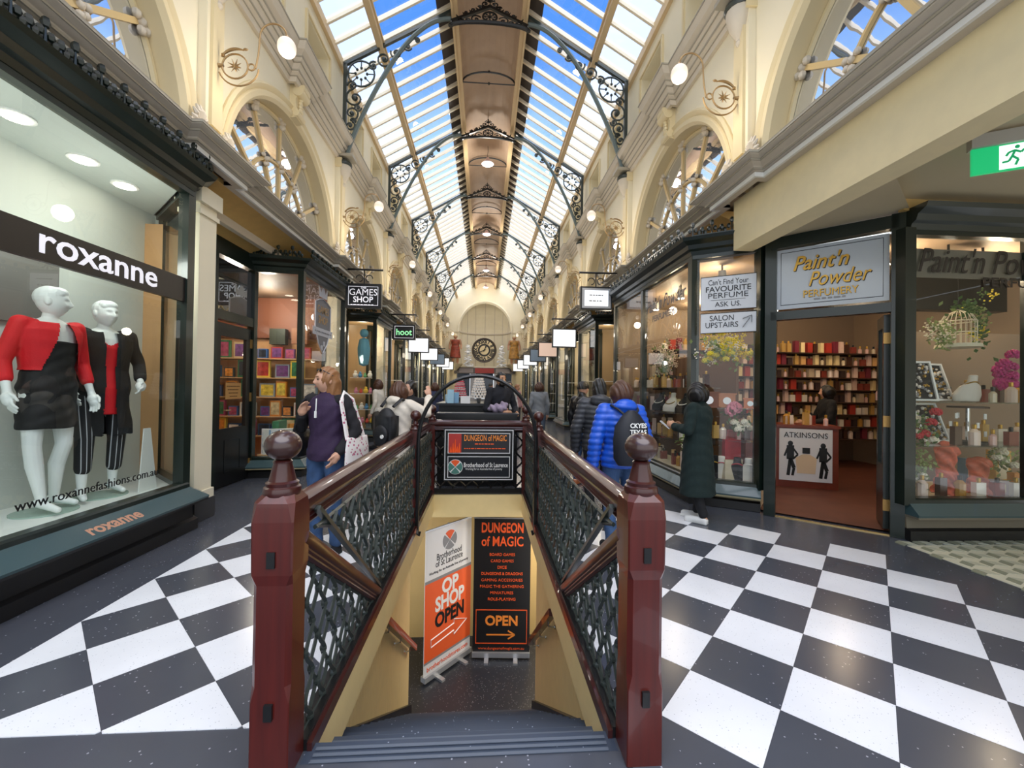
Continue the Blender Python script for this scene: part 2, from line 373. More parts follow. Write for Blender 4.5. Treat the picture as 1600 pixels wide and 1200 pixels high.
for side, x in ((-1, wx0), (1, wx1)):
    nm = 'left' if side < 0 else 'right'
    wt = thing('wall_stair_'+nm, 'yellow boarded stairwell wall on the '+nm+' of the stairs', 'wall', (x, ST0, 0), kind='structure')
    ln = SY1-ST0; nb = 44
    for k in range(nb):    # boards follow the stair slope at the bottom
        a, b = k*ln/nb, (k+1)*ln/nb
        zb = lambda y: -y/run*rise-.12
        MB().add([(side*.012 if i else side*.05, y, z) for y, zz in ((a+.002, 0), (b-.002, 0)) for z in (max(LAND, zb(y)), -.2) for i in (0, 1)],
                 [(1, 3, 7, 5), (0, 4, 6, 2), (0, 1, 5, 4), (2, 6, 7, 3), (0, 2, 3, 1), (4, 5, 7, 6)]).build('board', PANEL, wt)
    MB().box(side*.016, side*.12, 0, ln, LAND, -.18).build('backing', YEL, wt)
    # skirting
    rp = [(0, -.06), (ln, LAND+.1), (ln, LAND-.05), (0, -.25)]
    MB().prism(rp, lambda u, v, d: (d, u, v), -side*.03, side*.012).build('skirting', BLACK, wt)
    # flat trim band below the floor edge
    ex = (WX0 if side < 0 else WX1)-x-side*.02
    MB().box(min(ex, side*.1), max(ex, side*.1), 0, WY1-ST0, -.27, -.012).build('edge_band', PANEL, wt)
    MB().prism([(-.0, -.2), (.16, -.2), (.28, -.42), (.06, -.28)], lambda u, v, d: (d, u, v), -side*.05, side*.02).build('end_trim', PANEL, wt)
    # wall hand rail with chrome brackets
    hr = thing('stair_handrail', 'short maroon wooden handrail on chrome brackets on the '+nm+' stairwell wall', 'handrail', (x-side*.07, ST0, 0))
    HA, HB = ((3.47-ST0, -.39), (5.1-ST0, -1.65)) if side < 0 else ((3.55-ST0, -.42), (5.1-ST0, -1.62)); (ya, za), (yb, zb2) = HA, HB
    MB().bar((0, ya, za), (0, yb, zb2), .055, .06).build('rail', MAROON2, hr)
    CH_ = mat('chrome', 'c9c9c9', .15, metal=1)
    for f_ in (.12, .45, .8):
        p = V((0, ya+(yb-ya)*f_, za+(zb2-za)*f_-.03)); bk = MB().tube([p, p+V((0, 0, -.05)), p+V((side*.06, 0, -.06))], .007, 6); bk.cone(p+V((side*.058, 0, -.06)), p+V((side*.069, 0, -.06)), .02, .02, 10); bk.build('bracket', CH_, hr)
tag(MB().box(-2.6, 2.6, 6.75, 6.9, LAND, -.05).build('wall_stair_back', YEL), 'ochre wall behind the banners at the foot of the stairs', 'wall', kind='structure')
tag(MB().box(WX0-.1, WX1+.1, WY1-.0, 6.75, -.2, -.16).box(WX0, WX1, WY1-.06, WY1+.0, -.34, -.03).build('beam_stair', PANEL), 'yellow beam across the head of the stairwell opening', 'beam', kind='structure')
tag(MB().box(-2.6, wx0-.12, 5.2, 6.75, -.25, -.2).box(wx1+.12, 2.6, 5.2, 6.75, -.25, -.2).build('ceiling_basement', YEL), 'ochre basement ceiling beside the stair landing', 'ceiling', kind='structure')
stl = bpy.data.objects.new('stair_lamp', bpy.data.lights.new('stair_lamp', 'AREA')); COL.objects.link(stl); stl.data.energy = 40; stl.data.size = 1.2; stl.data.color = (1, .9, .75); stl.location = (1.6, 5.9, -.3)
MB().box(1.0, 2.2, 5.75, 6.05, -.29, -.2)
bl_ = thing('basement_light', 'flat white light fitting on the basement ceiling at the turn of the stairs', 'ceiling light', (1.6, 5.9, -.2)); MB().box(-.6, .6, -.15, .15, -.13, -.055).build('diffuser', emis('basement_diffuser', 'fff0d0', 3), bl_)

# ================================================================ UPPER WALLS
WXX = 3.1; P0, PB = 4.74, 4.05; NB = 7; YE = P0+PB*NB
ZC = 4.0; AR = 1.7; ZT = 8.28
pil = [P0+PB*k for k in range(-1, NB+1)]
def wall_side(s):
    nm = 'left' if s < 0 else 'right'
    b = MB(); x = s*WXX
    def quad(y0, z0, y1, z1, y2, z2, y3, z3):
        b.add([(x, y0, z0), (x, y1, z1), (x, y2, z2), (x, y3, z3)], [(0, 1, 2, 3) if s < 0 else (3, 2, 1, 0)])
    for k in range(len(pil)-1):
        c = (pil[k]+pil[k+1])/2; y0, y1 = pil[k], pil[k+1]; zt = 6.2
        quad(y0, ZC, c-AR, ZC, c-AR, zt, y0, zt); quad(c+AR, ZC, y1, ZC, y1, zt, c+AR, zt)
        n = 24
        for i in range(n):
            a0, a1 = pi-pi*i/n, pi-pi*(i+1)/n
            ya, za, yb, zb = c+AR*cos(a0), ZC+AR*sin(a0), c+AR*cos(a1), ZC+AR*sin(a1)
            quad(ya, za, yb, zb, yb, zt, ya, zt)
            b.add([(x, ya, za), (x, yb, zb), (x+s*.3, yb, zb), (x+s*.3, ya, za)], [(0, 1, 2, 3) if s > 0 else (3, 2, 1, 0)])
        # frieze with two sunk openings
        for f0, f1 in ((y0, y0+.62), (y0+1.58, y0+2.47), (y0+3.43, y1)): quad(f0, 6.2, f1, 6.2, f1, ZT, f0, ZT)
        for o0, o1 in ((y0+.62, y0+1.58), (y0+2.47, y0+3.43)):
            quad(o0, 6.2, o1, 6.2, o1, 7.1, o0, 7.1); quad(o0, 7.8, o1, 7.8, o1, ZT, o0, ZT)
            X = x+s*.28
            for (ya, za, yb, zb) in ((o0, 7.1, o1, 7.1), (o1, 7.1, o1, 7.8), (o1, 7.8, o0, 7.8), (o0, 7.8, o0, 7.1)):
                b.add([(x, ya, za), (x, yb, zb), (X, yb, zb), (X, ya, za)], [(0, 1, 2, 3) if s > 0 else (3, 2, 1, 0)])
            b.add([(X, o0, 7.1), (X, o1, 7.1), (X, o1, 7.8), (X, o0, 7.8)], [(0, 1, 2, 3) if s < 0 else (3, 2, 1, 0)])
    w = b.build('wall_'+nm, CREAM); tag(w, 'cream upper arcade wall with tall arches along the '+nm+' side', 'wall', kind='structure')
    t = MB()
    for k in range(len(pil)-1):
        y0 = pil[k]
        for o0, o1 in ((y0+.62, y0+1.58), (y0+2.47, y0+3.43)):
            pth = [(o0-.05, 7.05), (o1+.05, 7.05), (o1+.05, 7.85), (o0-.05, 7.85)]
            for i in range(4):
                a, c = pth[i], pth[(i+1) % 4]; MB.bar(t, (x-s*.01, a[0], a[1]), (x-s*.01, c[0], c[1]), .05, .05)
    t.build('opening_trim', CREAM2, w)
    # cornices
    prof = [(0, 6.15), (.05, 6.15), (.07, 6.22), (.12, 6.25), (.12, 6.3), (.16, 6.36), (.2, 6.4), (.2, 6.46), (.26, 6.5), (.3, 6.58), (.3, 6.63), (0, 6.68)]
    yy = [pil[0]]; pth = [(x, pil[0], 0)]
    for k, p in enumerate(pil[:-1]):
        c = p+PB/2; pth += [(x, c-.2, 0), (x-s*.1, c-.2, 0), (x-s*.1, c+.2, 0), (x, c+.2, 0)]
    pth.append((x, YE, 0))
    tag(MB().sweep(prof, pth, side=-s).build('cornice_upper_'+nm, GREYC), 'putty grey moulded cornice under the '+nm+' roof frieze', 'cornice', kind='structure')
    cu = bpy.data.objects['cornice_upper_'+nm]
    for o_, z_ in ((.075, 6.225), (.125, 6.275), (.17, 6.37), (.205, 6.43), (.305, 6.61)): MB().sweep([(o_-.01, z_-.011), (o_+.006, z_-.011), (o_+.006, z_+.011), (o_-.01, z_+.011)], pth, side=-s).build('fillet', MOULD, cu)
    cz_ = lambda z: 3.84+(z-3.66)*.52; prof = [(o_, cz_(z_)) for o_, z_ in [(0, 3.66), (.1, 3.66), (.1, 3.76), (.14, 3.78), (.16, 3.82), (.22, 3.86), (.22, 3.9), (.28, 3.94), (.3, 4.0), (.0, 4.03)]]
    pth = [(x, pil[0], 0)]
    for p in pil:
        if p+.4 > YE: break
        pth += [(x, p-.34, 0), (x-s*.1, p-.34, 0), (x-s*.1, p+.34, 0), (x, p+.34, 0)]
    pth.append((x, YE, 0))
    co = tag(MB().sweep(prof, pth, side=-s).build('cornice_lower_'+nm, GREYC), 'grey and white moulded cornice below the '+nm+' arched windows', 'cornice', kind='structure')
    for o_, z_ in ((.145, cz_(3.785)), (.225, cz_(3.88)), (.29, cz_(3.97))): MB().sweep([(o_-.01, z_-.009), (o_+.006, z_-.009), (o_+.006, z_+.009), (o_-.01, z_+.009)], pth, side=-s).build('fillet', MOULD, co)
    MB().sweep([(.0, 3.845), (.11, 3.838), (.11, 3.885), (0, 3.885)], pth, side=-s).build('white_fillet', WHITE, co)
    # eave beam
    tag(MB().box(min(x, x-s*.07), max(x, x-s*.07), pil[0], YE, 8.12, 8.3).build('trim_eave_'+nm, BEAMC), 'cream timber plate along the '+nm+' roof eave', 'trim', kind='structure')
for s in (-1, 1): wall_side(s)

# ---- repeated wall pieces, built once for the left wall then mirrored and copied
def put_copies(o, label, xs=1, ks=range(len(pil)), off=0., first_side=-1):
    tr = tree(o); first = True
    for s in (-1, 1):
        nm = 'left' if s < 0 else 'right'
        for n, k in enumerate(ks):
            y = pil[k]+off; lb = label.format(n=ORD[n], s=nm)
            if y > YE+.1: continue
            if first: o.location = (-WXX, y, 0); o['label'] = lb; first = False
            else: dup(o, tr, (s*WXX, y, 0), 0, lb, (-1 if s > 0 else 1, 1, 1))
# pilaster (local: wall plane x=0, room side +x)
pl = thing('pilaster', '', 'pilaster', group='upper wall pilasters', kind='structure')
MB().box(0, .09, -.14, .14, ZC+.02, 6.16).build('shaft', CREAM, pl)
MB().box(.085, .125, -.09, .09, ZC+.3, 5.9).build('raised_panel', CREAM2, pl)
MB().box(0, .14, -.18, .18, ZC, ZC+.26).box(0, .13, -.17, .17, 5.98, 6.16).build('cap_and_base', CREAM2, pl)
MB().prism([(-.16, 0), (.16, 0), (.16, .06), (-.16, .06)], lambda u, v, d: (d, u, v+6.2), 0, .34).build('cornice_block', MOULD, pl)
fm = MB()
for sg in (-1, 1):
    for i in range(7):
        a = pi*(i+.5)/7; c0 = V((.1, sg*.24, ZC+.2)); fm.tube([c0, c0+V((.02, .09*cos(a), .13*sin(a))), c0+V((.0, .12*cos(a), .2*sin(a)))], [.012, .026, .012], 5)
    fm.box(0, .12, sg*.24-.14, sg*.24+.14, ZC+.02, ZC+.2)
fm.build('shell_ornament', GREYC, pl)
put_copies(pl, 'cream pilaster with shell ornaments, {n} along the {s} upper wall', ks=range(0, NB+1))
# pendant corbel under each truss
cb = thing('corbel', '', 'corbel', group='truss corbels', kind='structure')
MB().lathe([(0, 5.52), (.03, 5.54), (.045, 5.58), (.03, 5.62), (.06, 5.66), (.13, 5.8), (.17, 5.95), (.17, 6.02)], (.14, 0, 0), 14).build('urn', GREYC, cb, True)
MB().lathe([(.18, 6.02), (.2, 6.06), (.19, 6.1), (.14, 6.14), (.07, 6.2), (.05, 6.3)], (.14, 0, 0), 14).build('iron_cap', IRON, cb, True)
for c_, g_ in tree(cb): c_.data.transform(M.Translation((0, 0, 6.2)) @ M.Diagonal((.85, .85, .85, 1)) @ M.Translation((0, 0, -6.2)))
put_copies(cb, 'cream urn-shaped corbel carrying the {n} roof truss on the {s}', ks=range(1, NB+1))
# arched fanlight window
aw = thing('window_arch', '', 'window', group='arched fanlights', kind='structure')
am = MB(); rings = []
prof = [(AR-.02, -.28), (AR-.02, 0), (AR+.02, .05), (AR+.08, .05), (AR+.1, .02), (AR+.13, .04), (AR+.16, .06), (AR+.19, .03), (AR+.19, 0)]
for i in range(33):
    a = pi*i/32; rings.append([(d, -r*cos(a), ZC+r*sin(a)) for r, d in prof])
am.loft(rings, False).build('archivolt', CREAM2, aw, True)
fz = lambda u, v: (-.2, u, ZC+v)
GR = AR-.03
angs = [R(a) for a in (33, 62, 90, 118, 147)]
secs = [0]+angs+[pi]; rr = [(.4, .95), (.95, GR)]
for q in range(len(secs)-1):
    for ra, rb in rr:
        n = 5; pts = [(-.2-.004, -r*cos(t), ZC+r*sin(t)) for r, sg in ((ra, 1), (rb, -1)) for t in [secs[q]+(secs[q+1]-secs[q])*i/n for i in range(n+1)][::sg]]
        MB().add(pts, [tuple(range(len(pts)))]).build('pane', GLA, aw)
OCH = mat('ochre_tracery', 'd4b882', .5)
MB().tube(arc((0, 0), GR-.02, 0, pi, 30, fz), .035, 6).build('outer_ring', CREAM2, aw)
MB().tube(arc((0, 0), .95, 0, pi, 24, fz), .03, 6).build('middle_ring', OCH, aw)
MB().tube(arc((0, 0), .4, 0, pi, 16, fz), .032, 6).build('inner_ring', OCH, aw)
MB().add([(-.21, -.4*cos(t), ZC+.4*sin(t)) for t in [pi*i/12 for i in range(13)]], [tuple(range(13))]).build('tympanum_pane', mat('ruby_glass', '5c2a30', .2), aw)
tm = MB()
for t in [R(x_) for x_ in (30, 70, 110, 150)]:
    tm.ball((-.2, -.24*cos(t), ZC+.24*sin(t)), .07, 8, 5, (.4, 1, 1))
tm.build('rosettes', WHITE, aw)
for t in angs:
    MB().bar((-.2, -.38*cos(t), ZC+.38*sin(t)), (-.2, -GR*cos(t), ZC+GR*sin(t)), .055, .05, (1, 0, 0)).build('mullion', OCH, aw)
bo = MB()
for t in angs:
    for r_, q_ in ((GR-.02, .06), (.95, .045)):
        c0 = V((-.17, -r_*cos(t), ZC+r_*sin(t)))
        for dy, dz in ((0, 0), (.06, .03), (-.06, .03), (0, -.08), (.05, -.05)): bo.ball(c0+V((0, dy, dz)), q_*.75, 7, 5)
for sg in (-1, 1): bo.ball((-.15, sg*(AR-.08), ZC+.1), .09, 8, 6).ball((-.13, sg*(AR-.1), ZC+.2), .05, 8, 6)
bo.build('plaster_bosses', GREYC, aw, True)
ky = MB(); kp = [(0, 5.68), (.1, 5.7), (.14, 5.78), (.1, 5.86), (.09, 5.98), (.14, 6.08), (.22, 6.13), (.22, 6.2), (0, 6.2)]
ky.prism(kp, lambda u, v, d: (u, d, v), -.11, .11)
ky.cone((.13, -.13, 6.1), (.13, .13, 6.1), .08, .08, 14).cone((.1, -.12, 5.76), (.1, .12, 5.76), .05, .05, 12)
for i in range(4): ky.ball((.12, 0, 5.84+.06*i), .05, 8, 6, (.7, 1.3-.2*i, .8))
ky.build('keystone', CREAM2, aw, True)
MB().box(-.3, .0, -AR, AR, ZC-.02, ZC+.04).build('sill', MOULD, aw)
put_copies(aw, 'arched fanlight with radiating mullions, {n} along the {s} wall', ks=range(0, NB), off=PB/2)
tag(MB().box(-3.5, -3.42, pil[0], YE, 3.6, 8.3).build('wall_outer_left', GREYC), 'plain outer wall behind the left fanlights', 'wall', kind='structure')
tag(MB().box(3.42, 3.5, pil[0], YE, 3.9, 8.3).build('wall_outer_right', GREYC), 'plain outer wall behind the right fanlights', 'wall', kind='structure')
# wall lamps: brass ring bracket with star and a gooseneck carrying a globe
lp = thing('wall_lamp', '', 'wall lamp', group='globe lamps on the pilasters')
LZ = 4.95
MB().lathe([(.09, 0), (.1, .02), (.06, .05), (.03, .09), (.02, .16)], (.09, 0, LZ), 12, (1, 0, 0)).build('wall_boss', BRASS, lp, True)
cy = lambda u, v: (u, 0, LZ+v)
MB().tube(arc((.42, 0), .19, 0, 2*pi, 24, cy)[:-1], .013, 6, True).build('ring', BRASS, lp, True)
MB().tube(arc((.47, 0), .3, R(200), R(355), 16, cy), .012, 6).tube(arc((.66, -.0), .05, 0, 2*pi, 12, cy)[:-1], .012, 6, True).build('lower_scroll', BRASS, lp, True)
MB().tube(arc((.45, .0), .27, R(70), R(150), 10, cy), [.008+.014*sin(pi*i/10) for i in range(11)], 6).ball((.57, 0, LZ+.27), .03, 6, 5, (1.4, .5, .7)).ball((.24, 0, LZ+.16), .03, 6, 5).build('leaf_scroll', BRASS, lp, True)
sm = MB()
for i in range(16):
    a = 2*pi*i/16; r_ = .11 if i % 2 else .075; sm.cone((.42, 0, LZ), (.42+r_*cos(a), .02*(-1)**i, LZ+r_*sin(a)), .018, .002, 5)
sm.build('star', BRASS, lp)
gp = [(.72, 0, LZ-.02), (.76, 0, LZ+.2), (.78, 0, LZ+.5)]+arc((.98, .5), .2, pi, R(8), 12, cy)
MB().tube(gp, .013, 6).build('gooseneck', BRASS, lp, True)
MB().lathe([(.03, 0), (.045, -.03), (.04, -.06)], (1.18, 0, LZ+.52), 10).build('collar', BRASS, lp)
MB().ball((1.18, 0, LZ+.34), .135, 20, 14, (1, 1, 1.1)).build('globe', LAMPW, lp, True)
LS = .72
for c_, g_ in tree(lp): c_.data.transform(M.Translation((0, 0, LZ+.06)) @ M.Diagonal((LS, LS, LS, 1)) @ M.Translation((0, 0, -LZ)))
put_copies(lp, 'lit globe wall lamp on brass ring bracket, {n} on the {s} pilasters', ks=range(1, NB+1))
for s in (-1, 1):
    for k in range(1, NB+1):
        l = bpy.data.objects.new('globe_light', bpy.data.lights.new('globe_light', 'POINT')); COL.objects.link(l); l.data.energy = 17; l.data.color = (1, .9, .76); l.data.shadow_soft_size = .16
        l.location = (s*(WXX-1.18*LS), pil[k], LZ-.1); 

# ================================================================ ROOF
rz = lambda x: 8.25+.6*(3.1-abs(x))
SPB = .82; SPO = 1.12; MIDX = 2.28
roof = thing('roof', 'glazed pitched arcade roof with cream glazing bars', 'roof', (0, 0, 0), kind='structure')
npb = 9; step_ = PB/npb; yr0 = pil[0]; nbars = npb*(NB+1)
def slope(xa, xb, s, w, h, dz=0):
    return MB().bar((s*xa, 0, rz(xa)+dz), (s*xb, 0, rz(xb)+dz), w, h)
bars = {s: slope(3.1, SPB, s, .05, .09).mesh('glazing_bar', BARC) for s in (-1, 1)}
def pane_mesh(xa, xb, s, m):
    return MB().add([(s*xa, .028, rz(xa)+.02), (s*xb, .028, rz(xb)+.02), (s*xb, step_-.028, rz(xb)+.02), (s*xa, step_-.028, rz(xa)+.02)], [(0, 1, 2, 3)]).mesh('pane', m)
pin = {s: pane_mesh(MIDX, SPO, s, GLR) for s in (-1, 1)}; pou = {s: pane_mesh(3.08, MIDX, s, GLM) for s in (-1, 1)}
for i in range(nbars):
    y = yr0+i*step_
    for s in (-1, 1):
        link('glazing_bar', bars[s], roof, (0, y, 0)); link('pane', pin[s], roof, (0, y, 0)); link('pane', pou[s], roof, (0, y, 0))
LEAD = mat('lead_roof_underside', '4a4340', .7)
for s in (-1, 1):
    MB().add([(s*SPO, yr0, rz(SPO)+.03), (s*.3, yr0, rz(.3)+.06), (s*.3, YE, rz(.3)+.06), (s*SPO, YE, rz(SPO)+.03)], [(0, 1, 2, 3)]).build('lead_strip', LEAD, roof)
    MB().box(min(s*MIDX-.06, s*MIDX+.06), max(s*MIDX-.06, s*MIDX+.06), yr0, YE, rz(MIDX)-.17, rz(MIDX)-.02).box(s*MIDX-.09, s*MIDX+.09, yr0, YE, rz(MIDX)-.07, rz(MIDX)-.03).build('purlin', BEAMC, roof)
    MB().box(min(s*SPB, s*(SPB-.14)), max(s*SPB, s*(SPB-.14)), yr0, YE, rz(SPB)-.2, rz(SPB)+.02).box(s*(SPB-.03)-.02, s*(SPB-.03)+.02, yr0, YE, rz(SPB)-.26, rz(SPB)-.2).build('spine_beam', BEAMC, roof)
# boarded barrel ceiling between the spine beams
sw = SPB-.13; nbd = 16; vt = lambda t: (-sw*cos(t), rz(SPB)-.08+.36*sin(t))
for i in range(nbd):
    a0, a1 = pi*i/nbd, pi*(i+1)/nbd+.02; dz_ = .004*(i % 2)
    (xa, za), (xb, zb) = vt(a0), vt(a1); za += dz_; zb += dz_
    MB().add([(xa, yr0, za), (xb, yr0, zb), (xb, YE, zb), (xa, YE, za), (xa, yr0, za+.03), (xb, yr0, zb+.03), (xb, YE, zb+.03), (xa, YE, za+.03)], [(0, 3, 2, 1), (0, 1, 5, 4), (1, 2, 6, 5), (3, 0, 4, 7)]).build('ceiling_board', WOODC, roof)
# tie arches at mid bay
for k in range(0, NB):
    y = pil[k+1]-PB*.5; zt_ = rz(SPB)-.14
    MB().tube([(-sw*cos(t), y, zt_+.3*sin(t)) for t in [pi*i/16 for i in range(17)]], .022, 6).tube([(-sw, y, zt_), (sw, y, zt_)], .014, 6).ball((0, y, zt_), .035, 8, 6).ball((0, y, zt_+.31), .035, 8, 6).build('tie_arch', BLACK, roof)
# trusses
def spiral(c, r0, turns, a0, sg, f, n=18):
    return [f(c[0]+r0*(1-.85*i/n)*cos(a0+sg*turns*2*pi*i/n), c[1]+r0*(1-.85*i/n)*sin(a0+sg*turns*2*pi*i/n)) for i in range(n+1)]
tr_ = thing('roof_truss', '', 'roof truss', group='arched iron roof trusses', kind='structure')
fx = lambda u, v: (u, 0, v)
XF = WXX-.14; ZF = 6.2
def rib(t):   # curved lower rib from the wall foot to the spine, t 0..1
    x = XF-(XF-SPB)*(t**1.0); k = t
    return (x, ZF+(rz(SPB)-.3-ZF)*sin(k*pi/2)**.86)
for s in (-1, 1):
    m = lambda p: (s*p[0], 0, p[1])
    MB().tube([m(rib(i/20)) for i in range(21)], .045, 6).build('lower_rib', STEEL, tr_, True)
    MB().bar(m((XF+.02, ZF)), m((XF+.02, rz(XF)-.12)), .07, .07, (0, 1, 0)).bar(m((XF+.05, rz(XF)-.15)), m((SPB, rz(SPB)-.15)), .06, .07, (0, 1, 0)).build('chord', IRON, tr_)
    sc_ = MB()
    A = lambda x, z, r: sc_.tube([(s*(x+r*cos(2*pi*i/20)), 0, z+r*sin(2*pi*i/20)) for i in range(20)], .02, 5, True)
    A(2.66, 8.02, .27)
    for i in range(8):
        a = 2*pi*i/8; sc_.tube([(s*(2.66+.25*cos(a)), 0, 8.02+.25*sin(a)), (s*(2.66+.14*cos(a)), 0, 8.02+.14*sin(a))], .012, 5).ball((s*(2.66+.12*cos(a)), 0, 8.02+.12*sin(a)), .03, 6, 5)
    for (cx, cz, r_, a0, sg) in ((2.2, 8.36, .17, R(200), 1), (1.95, 8.5, .12, R(20), -1), (1.72, 8.66, .09, R(200), 1), (1.52, 8.8, .06, R(20), 1), (2.78, 7.5, .2, R(80), -1), (2.84, 7.18, .15, R(260), -1), (2.87, 6.92, .12, R(90), 1), (2.89, 6.7, .09, R(270), 1), (2.9, 6.52, .07, R(90), 1), (2.42, 8.2, .1, R(120), -1), (2.84, 7.76, .1, R(0), 1), (2.72, 7.3, .08, R(180), 1), (2.8, 7.02, .06, R(0), 1)):
        sc_.tube([(s*p[0], 0, p[2]) for p in spiral((cx, cz), r_, 1.4, a0, sg, fx)], .02, 5); sc_.ball((s*cx, 0, cz), r_*.3, 7, 5)
    sc_.build('scrollwork', IRON, tr_, True)
zs = rz(SPB)-.15
MB().tube([(SPB*cos(pi*i/16)*1.02, 0, zs-.16+.2*sin(pi*i/16)) for i in range(17)], .05, 6).build('crown_arch', BLACK, tr_, True)
MB().bar((-SPB, 0, zs), (0, 0, zs+.52), .06, .06, (0, 1, 0)).bar((SPB, 0, zs), (0, 0, zs+.52), .06, .06, (0, 1, 0)).build('crown_rafter', BLACK, tr_)
cr_ = MB(); cz = zs+.22
cr_.tube([(.15*cos(2*pi*i/18), 0, cz+.15*sin(2*pi*i/18)) for i in range(18)], .022, 5, True).ball((0, 0, cz), .04, 8, 6)
for i in range(8):
    a = 2*pi*i/8; cr_.tube([(0, 0, cz), (.13*cos(a), 0, cz+.13*sin(a))], .01, 5).ball((.1*cos(a), 0, cz+.1*sin(a)), .025, 6, 4)
for s in (-1, 1):
    for (cx, c_z, r_, a0, sg) in ((.3, zs+.12, .12, R(150), -1), (.47, zs+.07, .09, R(0), -1), (.62, zs+.04, .06, R(160), -1), (.1, zs+.62, .09, R(200), 1), (.2, zs+.5, .06, R(20), 1), (.35, zs+.4, .06, R(200), 1), (.5, zs+.3, .05, R(200), 1)):
        cr_.tube([(s*p[0], 0, p[2]) for p in spiral((cx, c_z), r_, 1.3, a0, sg, fx)], .016, 5); cr_.ball((s*cx, 0, c_z), .02, 6, 4)
    for i in range(5): cr_.cone((s*(.12+.14*i), 0, zs+.5-.09*i), (s*(.16+.14*i), 0, zs+.58-.09*i), .03, .004, 5)
cr_.cone((0, 0, zs+.5), (0, 0, zs+.98), .014, .004, 6).ball((0, 0, zs+.74), .035, 6, 5).ball((0, 0, zs+.83), .03, 6, 5)
for i in range(5):
    a = R(20+35*i); cr_.tube([(0, 0, zs+.68), (.09*cos(a), 0, zs+.7+.09*sin(a))], .014, 5).ball((.1*cos(a), 0, zs+.7+.1*sin(a)), .022, 6, 4)
cr_.build('crown_scrollwork', BLACK, tr_, True)
for c_, g_ in tree(tr_):
    if c_.name.startswith('crown'): c_.data.transform(M.Translation((0, 0, zs-.2)) @ M.Diagonal((1, 1, .68, 1)) @ M.Translation((0, 0, -zs)))
tt = tree(tr_)
for n, k in enumerate(range(1, NB+1)):
    lb = 'arched iron roof truss with scrollwork brackets, %s from the camera' % ORD[n]
    if n == 0: tr_.location = (0, pil[k], 0); tr_['label'] = lb
    else: dup(tr_, tt, (0, pil[k]-(.1 if k == NB else 0), 0), 0, lb)
# pendant lights on the spine
pn = thing('pendant_light', '', 'pendant light', group='dome pendant lights under the roof spine')
MB().tube([(0, 0, .6), (.01, 0, .42), (-.01, 0, .3), (0, 0, .22)], .008, 5).build('chain', BLACK, pn)
MB().lathe([(.03, .22), (.05, .18), (.1, .1), (.2, 0), (.205, -.02)], n=18).build('shade', mat('pink_shade', 'd9c2c8', .3), pn, True)
MB().lathe([(.0, -.08), (.1, -.06), (.17, -.02), (.19, 0), (.0, .01)], n=16).build('bulb', emis('pendant_bulb', 'fff8ee', 5), pn, True)
pt = tree(pn)
for n, y in enumerate((14.1, 20.6, 27.0, 31.5)):
    lb = 'round dome pendant light, %s under the roof spine' % ORD[n]
    if n == 0: pn.location = (0, y, 9.15); pn['label'] = lb
    else: dup(pn, pt, (0, y, 9.15), 0, lb)
    l = bpy.data.objects.new('pendant_glow', bpy.data.lights.new('pendant_glow', 'POINT')); COL.objects.link(l); l.data.energy = 45; l.data.color = (1, .95, .86); l.data.shadow_soft_size = .15; l.location = (0, y, 8.8)

# ================================================================ END WALL
ew = thing('wall_end', 'cream end wall with a half-dome niche framing the clock', 'wall', (0, YE, 0), kind='structure')
NR, NZ = 2.03, 5.95
b = MB(); n = 24
roofp = lambda x: rz(x)+.05
for i in range(n):
    a0, a1 = pi-pi*i/n, pi-pi*(i+1)/n
    xa, za, xb, zb = NR*cos(a0), NZ+NR*1.12*sin(a0), NR*cos(a1), NZ+NR*1.12*sin(a1)
    b.add([(xa, 0, za), (xb, 0, zb), (xb, 0, roofp(xb)), (xa, 0, roofp(xa))], [(0, 1, 2, 3)])
    # half dome
    m_ = 8
    for j in range(m_):
        f = lambda a, q: (NR*cos(a)*cos(q) if False else NR*cos(a), NR*.8*sin(a)*sin(q), NZ+NR*1.12*sin(a)*cos(q))
        q0, q1 = pi/2*j/m_, pi/2*(j+1)/m_
        b.add([f(a0, q0), f(a0, q1), f(a1, q1), f(a1, q0)], [(0, 1, 2, 3)])
    b.add([(NR*cos(a0), NR*.8*sin(a0), NZ), (NR*cos(a1), NR*.8*sin(a1), NZ), (NR*cos(a1), NR*.8*sin(a1), 3.2), (NR*cos(a0), NR*.8*sin(a0), 3.2)], [(0, 1, 2, 3)])
for s in (-1, 1): b.add([(s*NR, 0, 3.0), (s*3.2, 0, 3.0), (s*3.2, 0, roofp(3.1)), (s*NR, 0, roofp(NR))], [(0, 1, 2, 3)])
b.box(-NR, NR, -.1, NR*.8, 3.1, 3.2)
b.build('niche_wall', CREAM, ew)
rb_ = MB()
for i in range(1, 8):
    a = pi*i/8; rb_.tube([(NR*cos(a), NR*.8*sin(a)*sin(q)-.01, NZ+NR*1.12*sin(a)*cos(q)) for q in [pi/2*j/8 for j in range(9)]], .02, 4)
    rb_.tube([(NR*cos(a), NR*.8*sin(a)-.02, NZ), (NR*cos(a), NR*.8*sin(a)-.02, 3.2)], .03, 4)
rb_.tube([(NR*cos(pi*i/24), NR*.8*sin(pi*i/24)-.02, NZ) for i in range(25)], .07, 5)
rb_.build('niche_ribs', GREYC, ew)
MB().tube([(NR*1.06*cos(pi*i/32), -.03, NZ+NR*1.19*sin(pi*i/32)) for i in range(33)], .1, 6).box(-3.2, -NR-.05, -.08, 0, NZ-.05, NZ+.08).box(NR+.05, 3.2, -.08, 0, NZ-.05, NZ+.08).build('arch_moulding', CREAM, ew)
jw = MB()
for s in (-1, 1): jw.box(min(s*2.2, s*3.2), max(s*2.2, s*3.2), -.05, .6, 0, 3.05)
jw.build('jamb', CREAM2, ew)
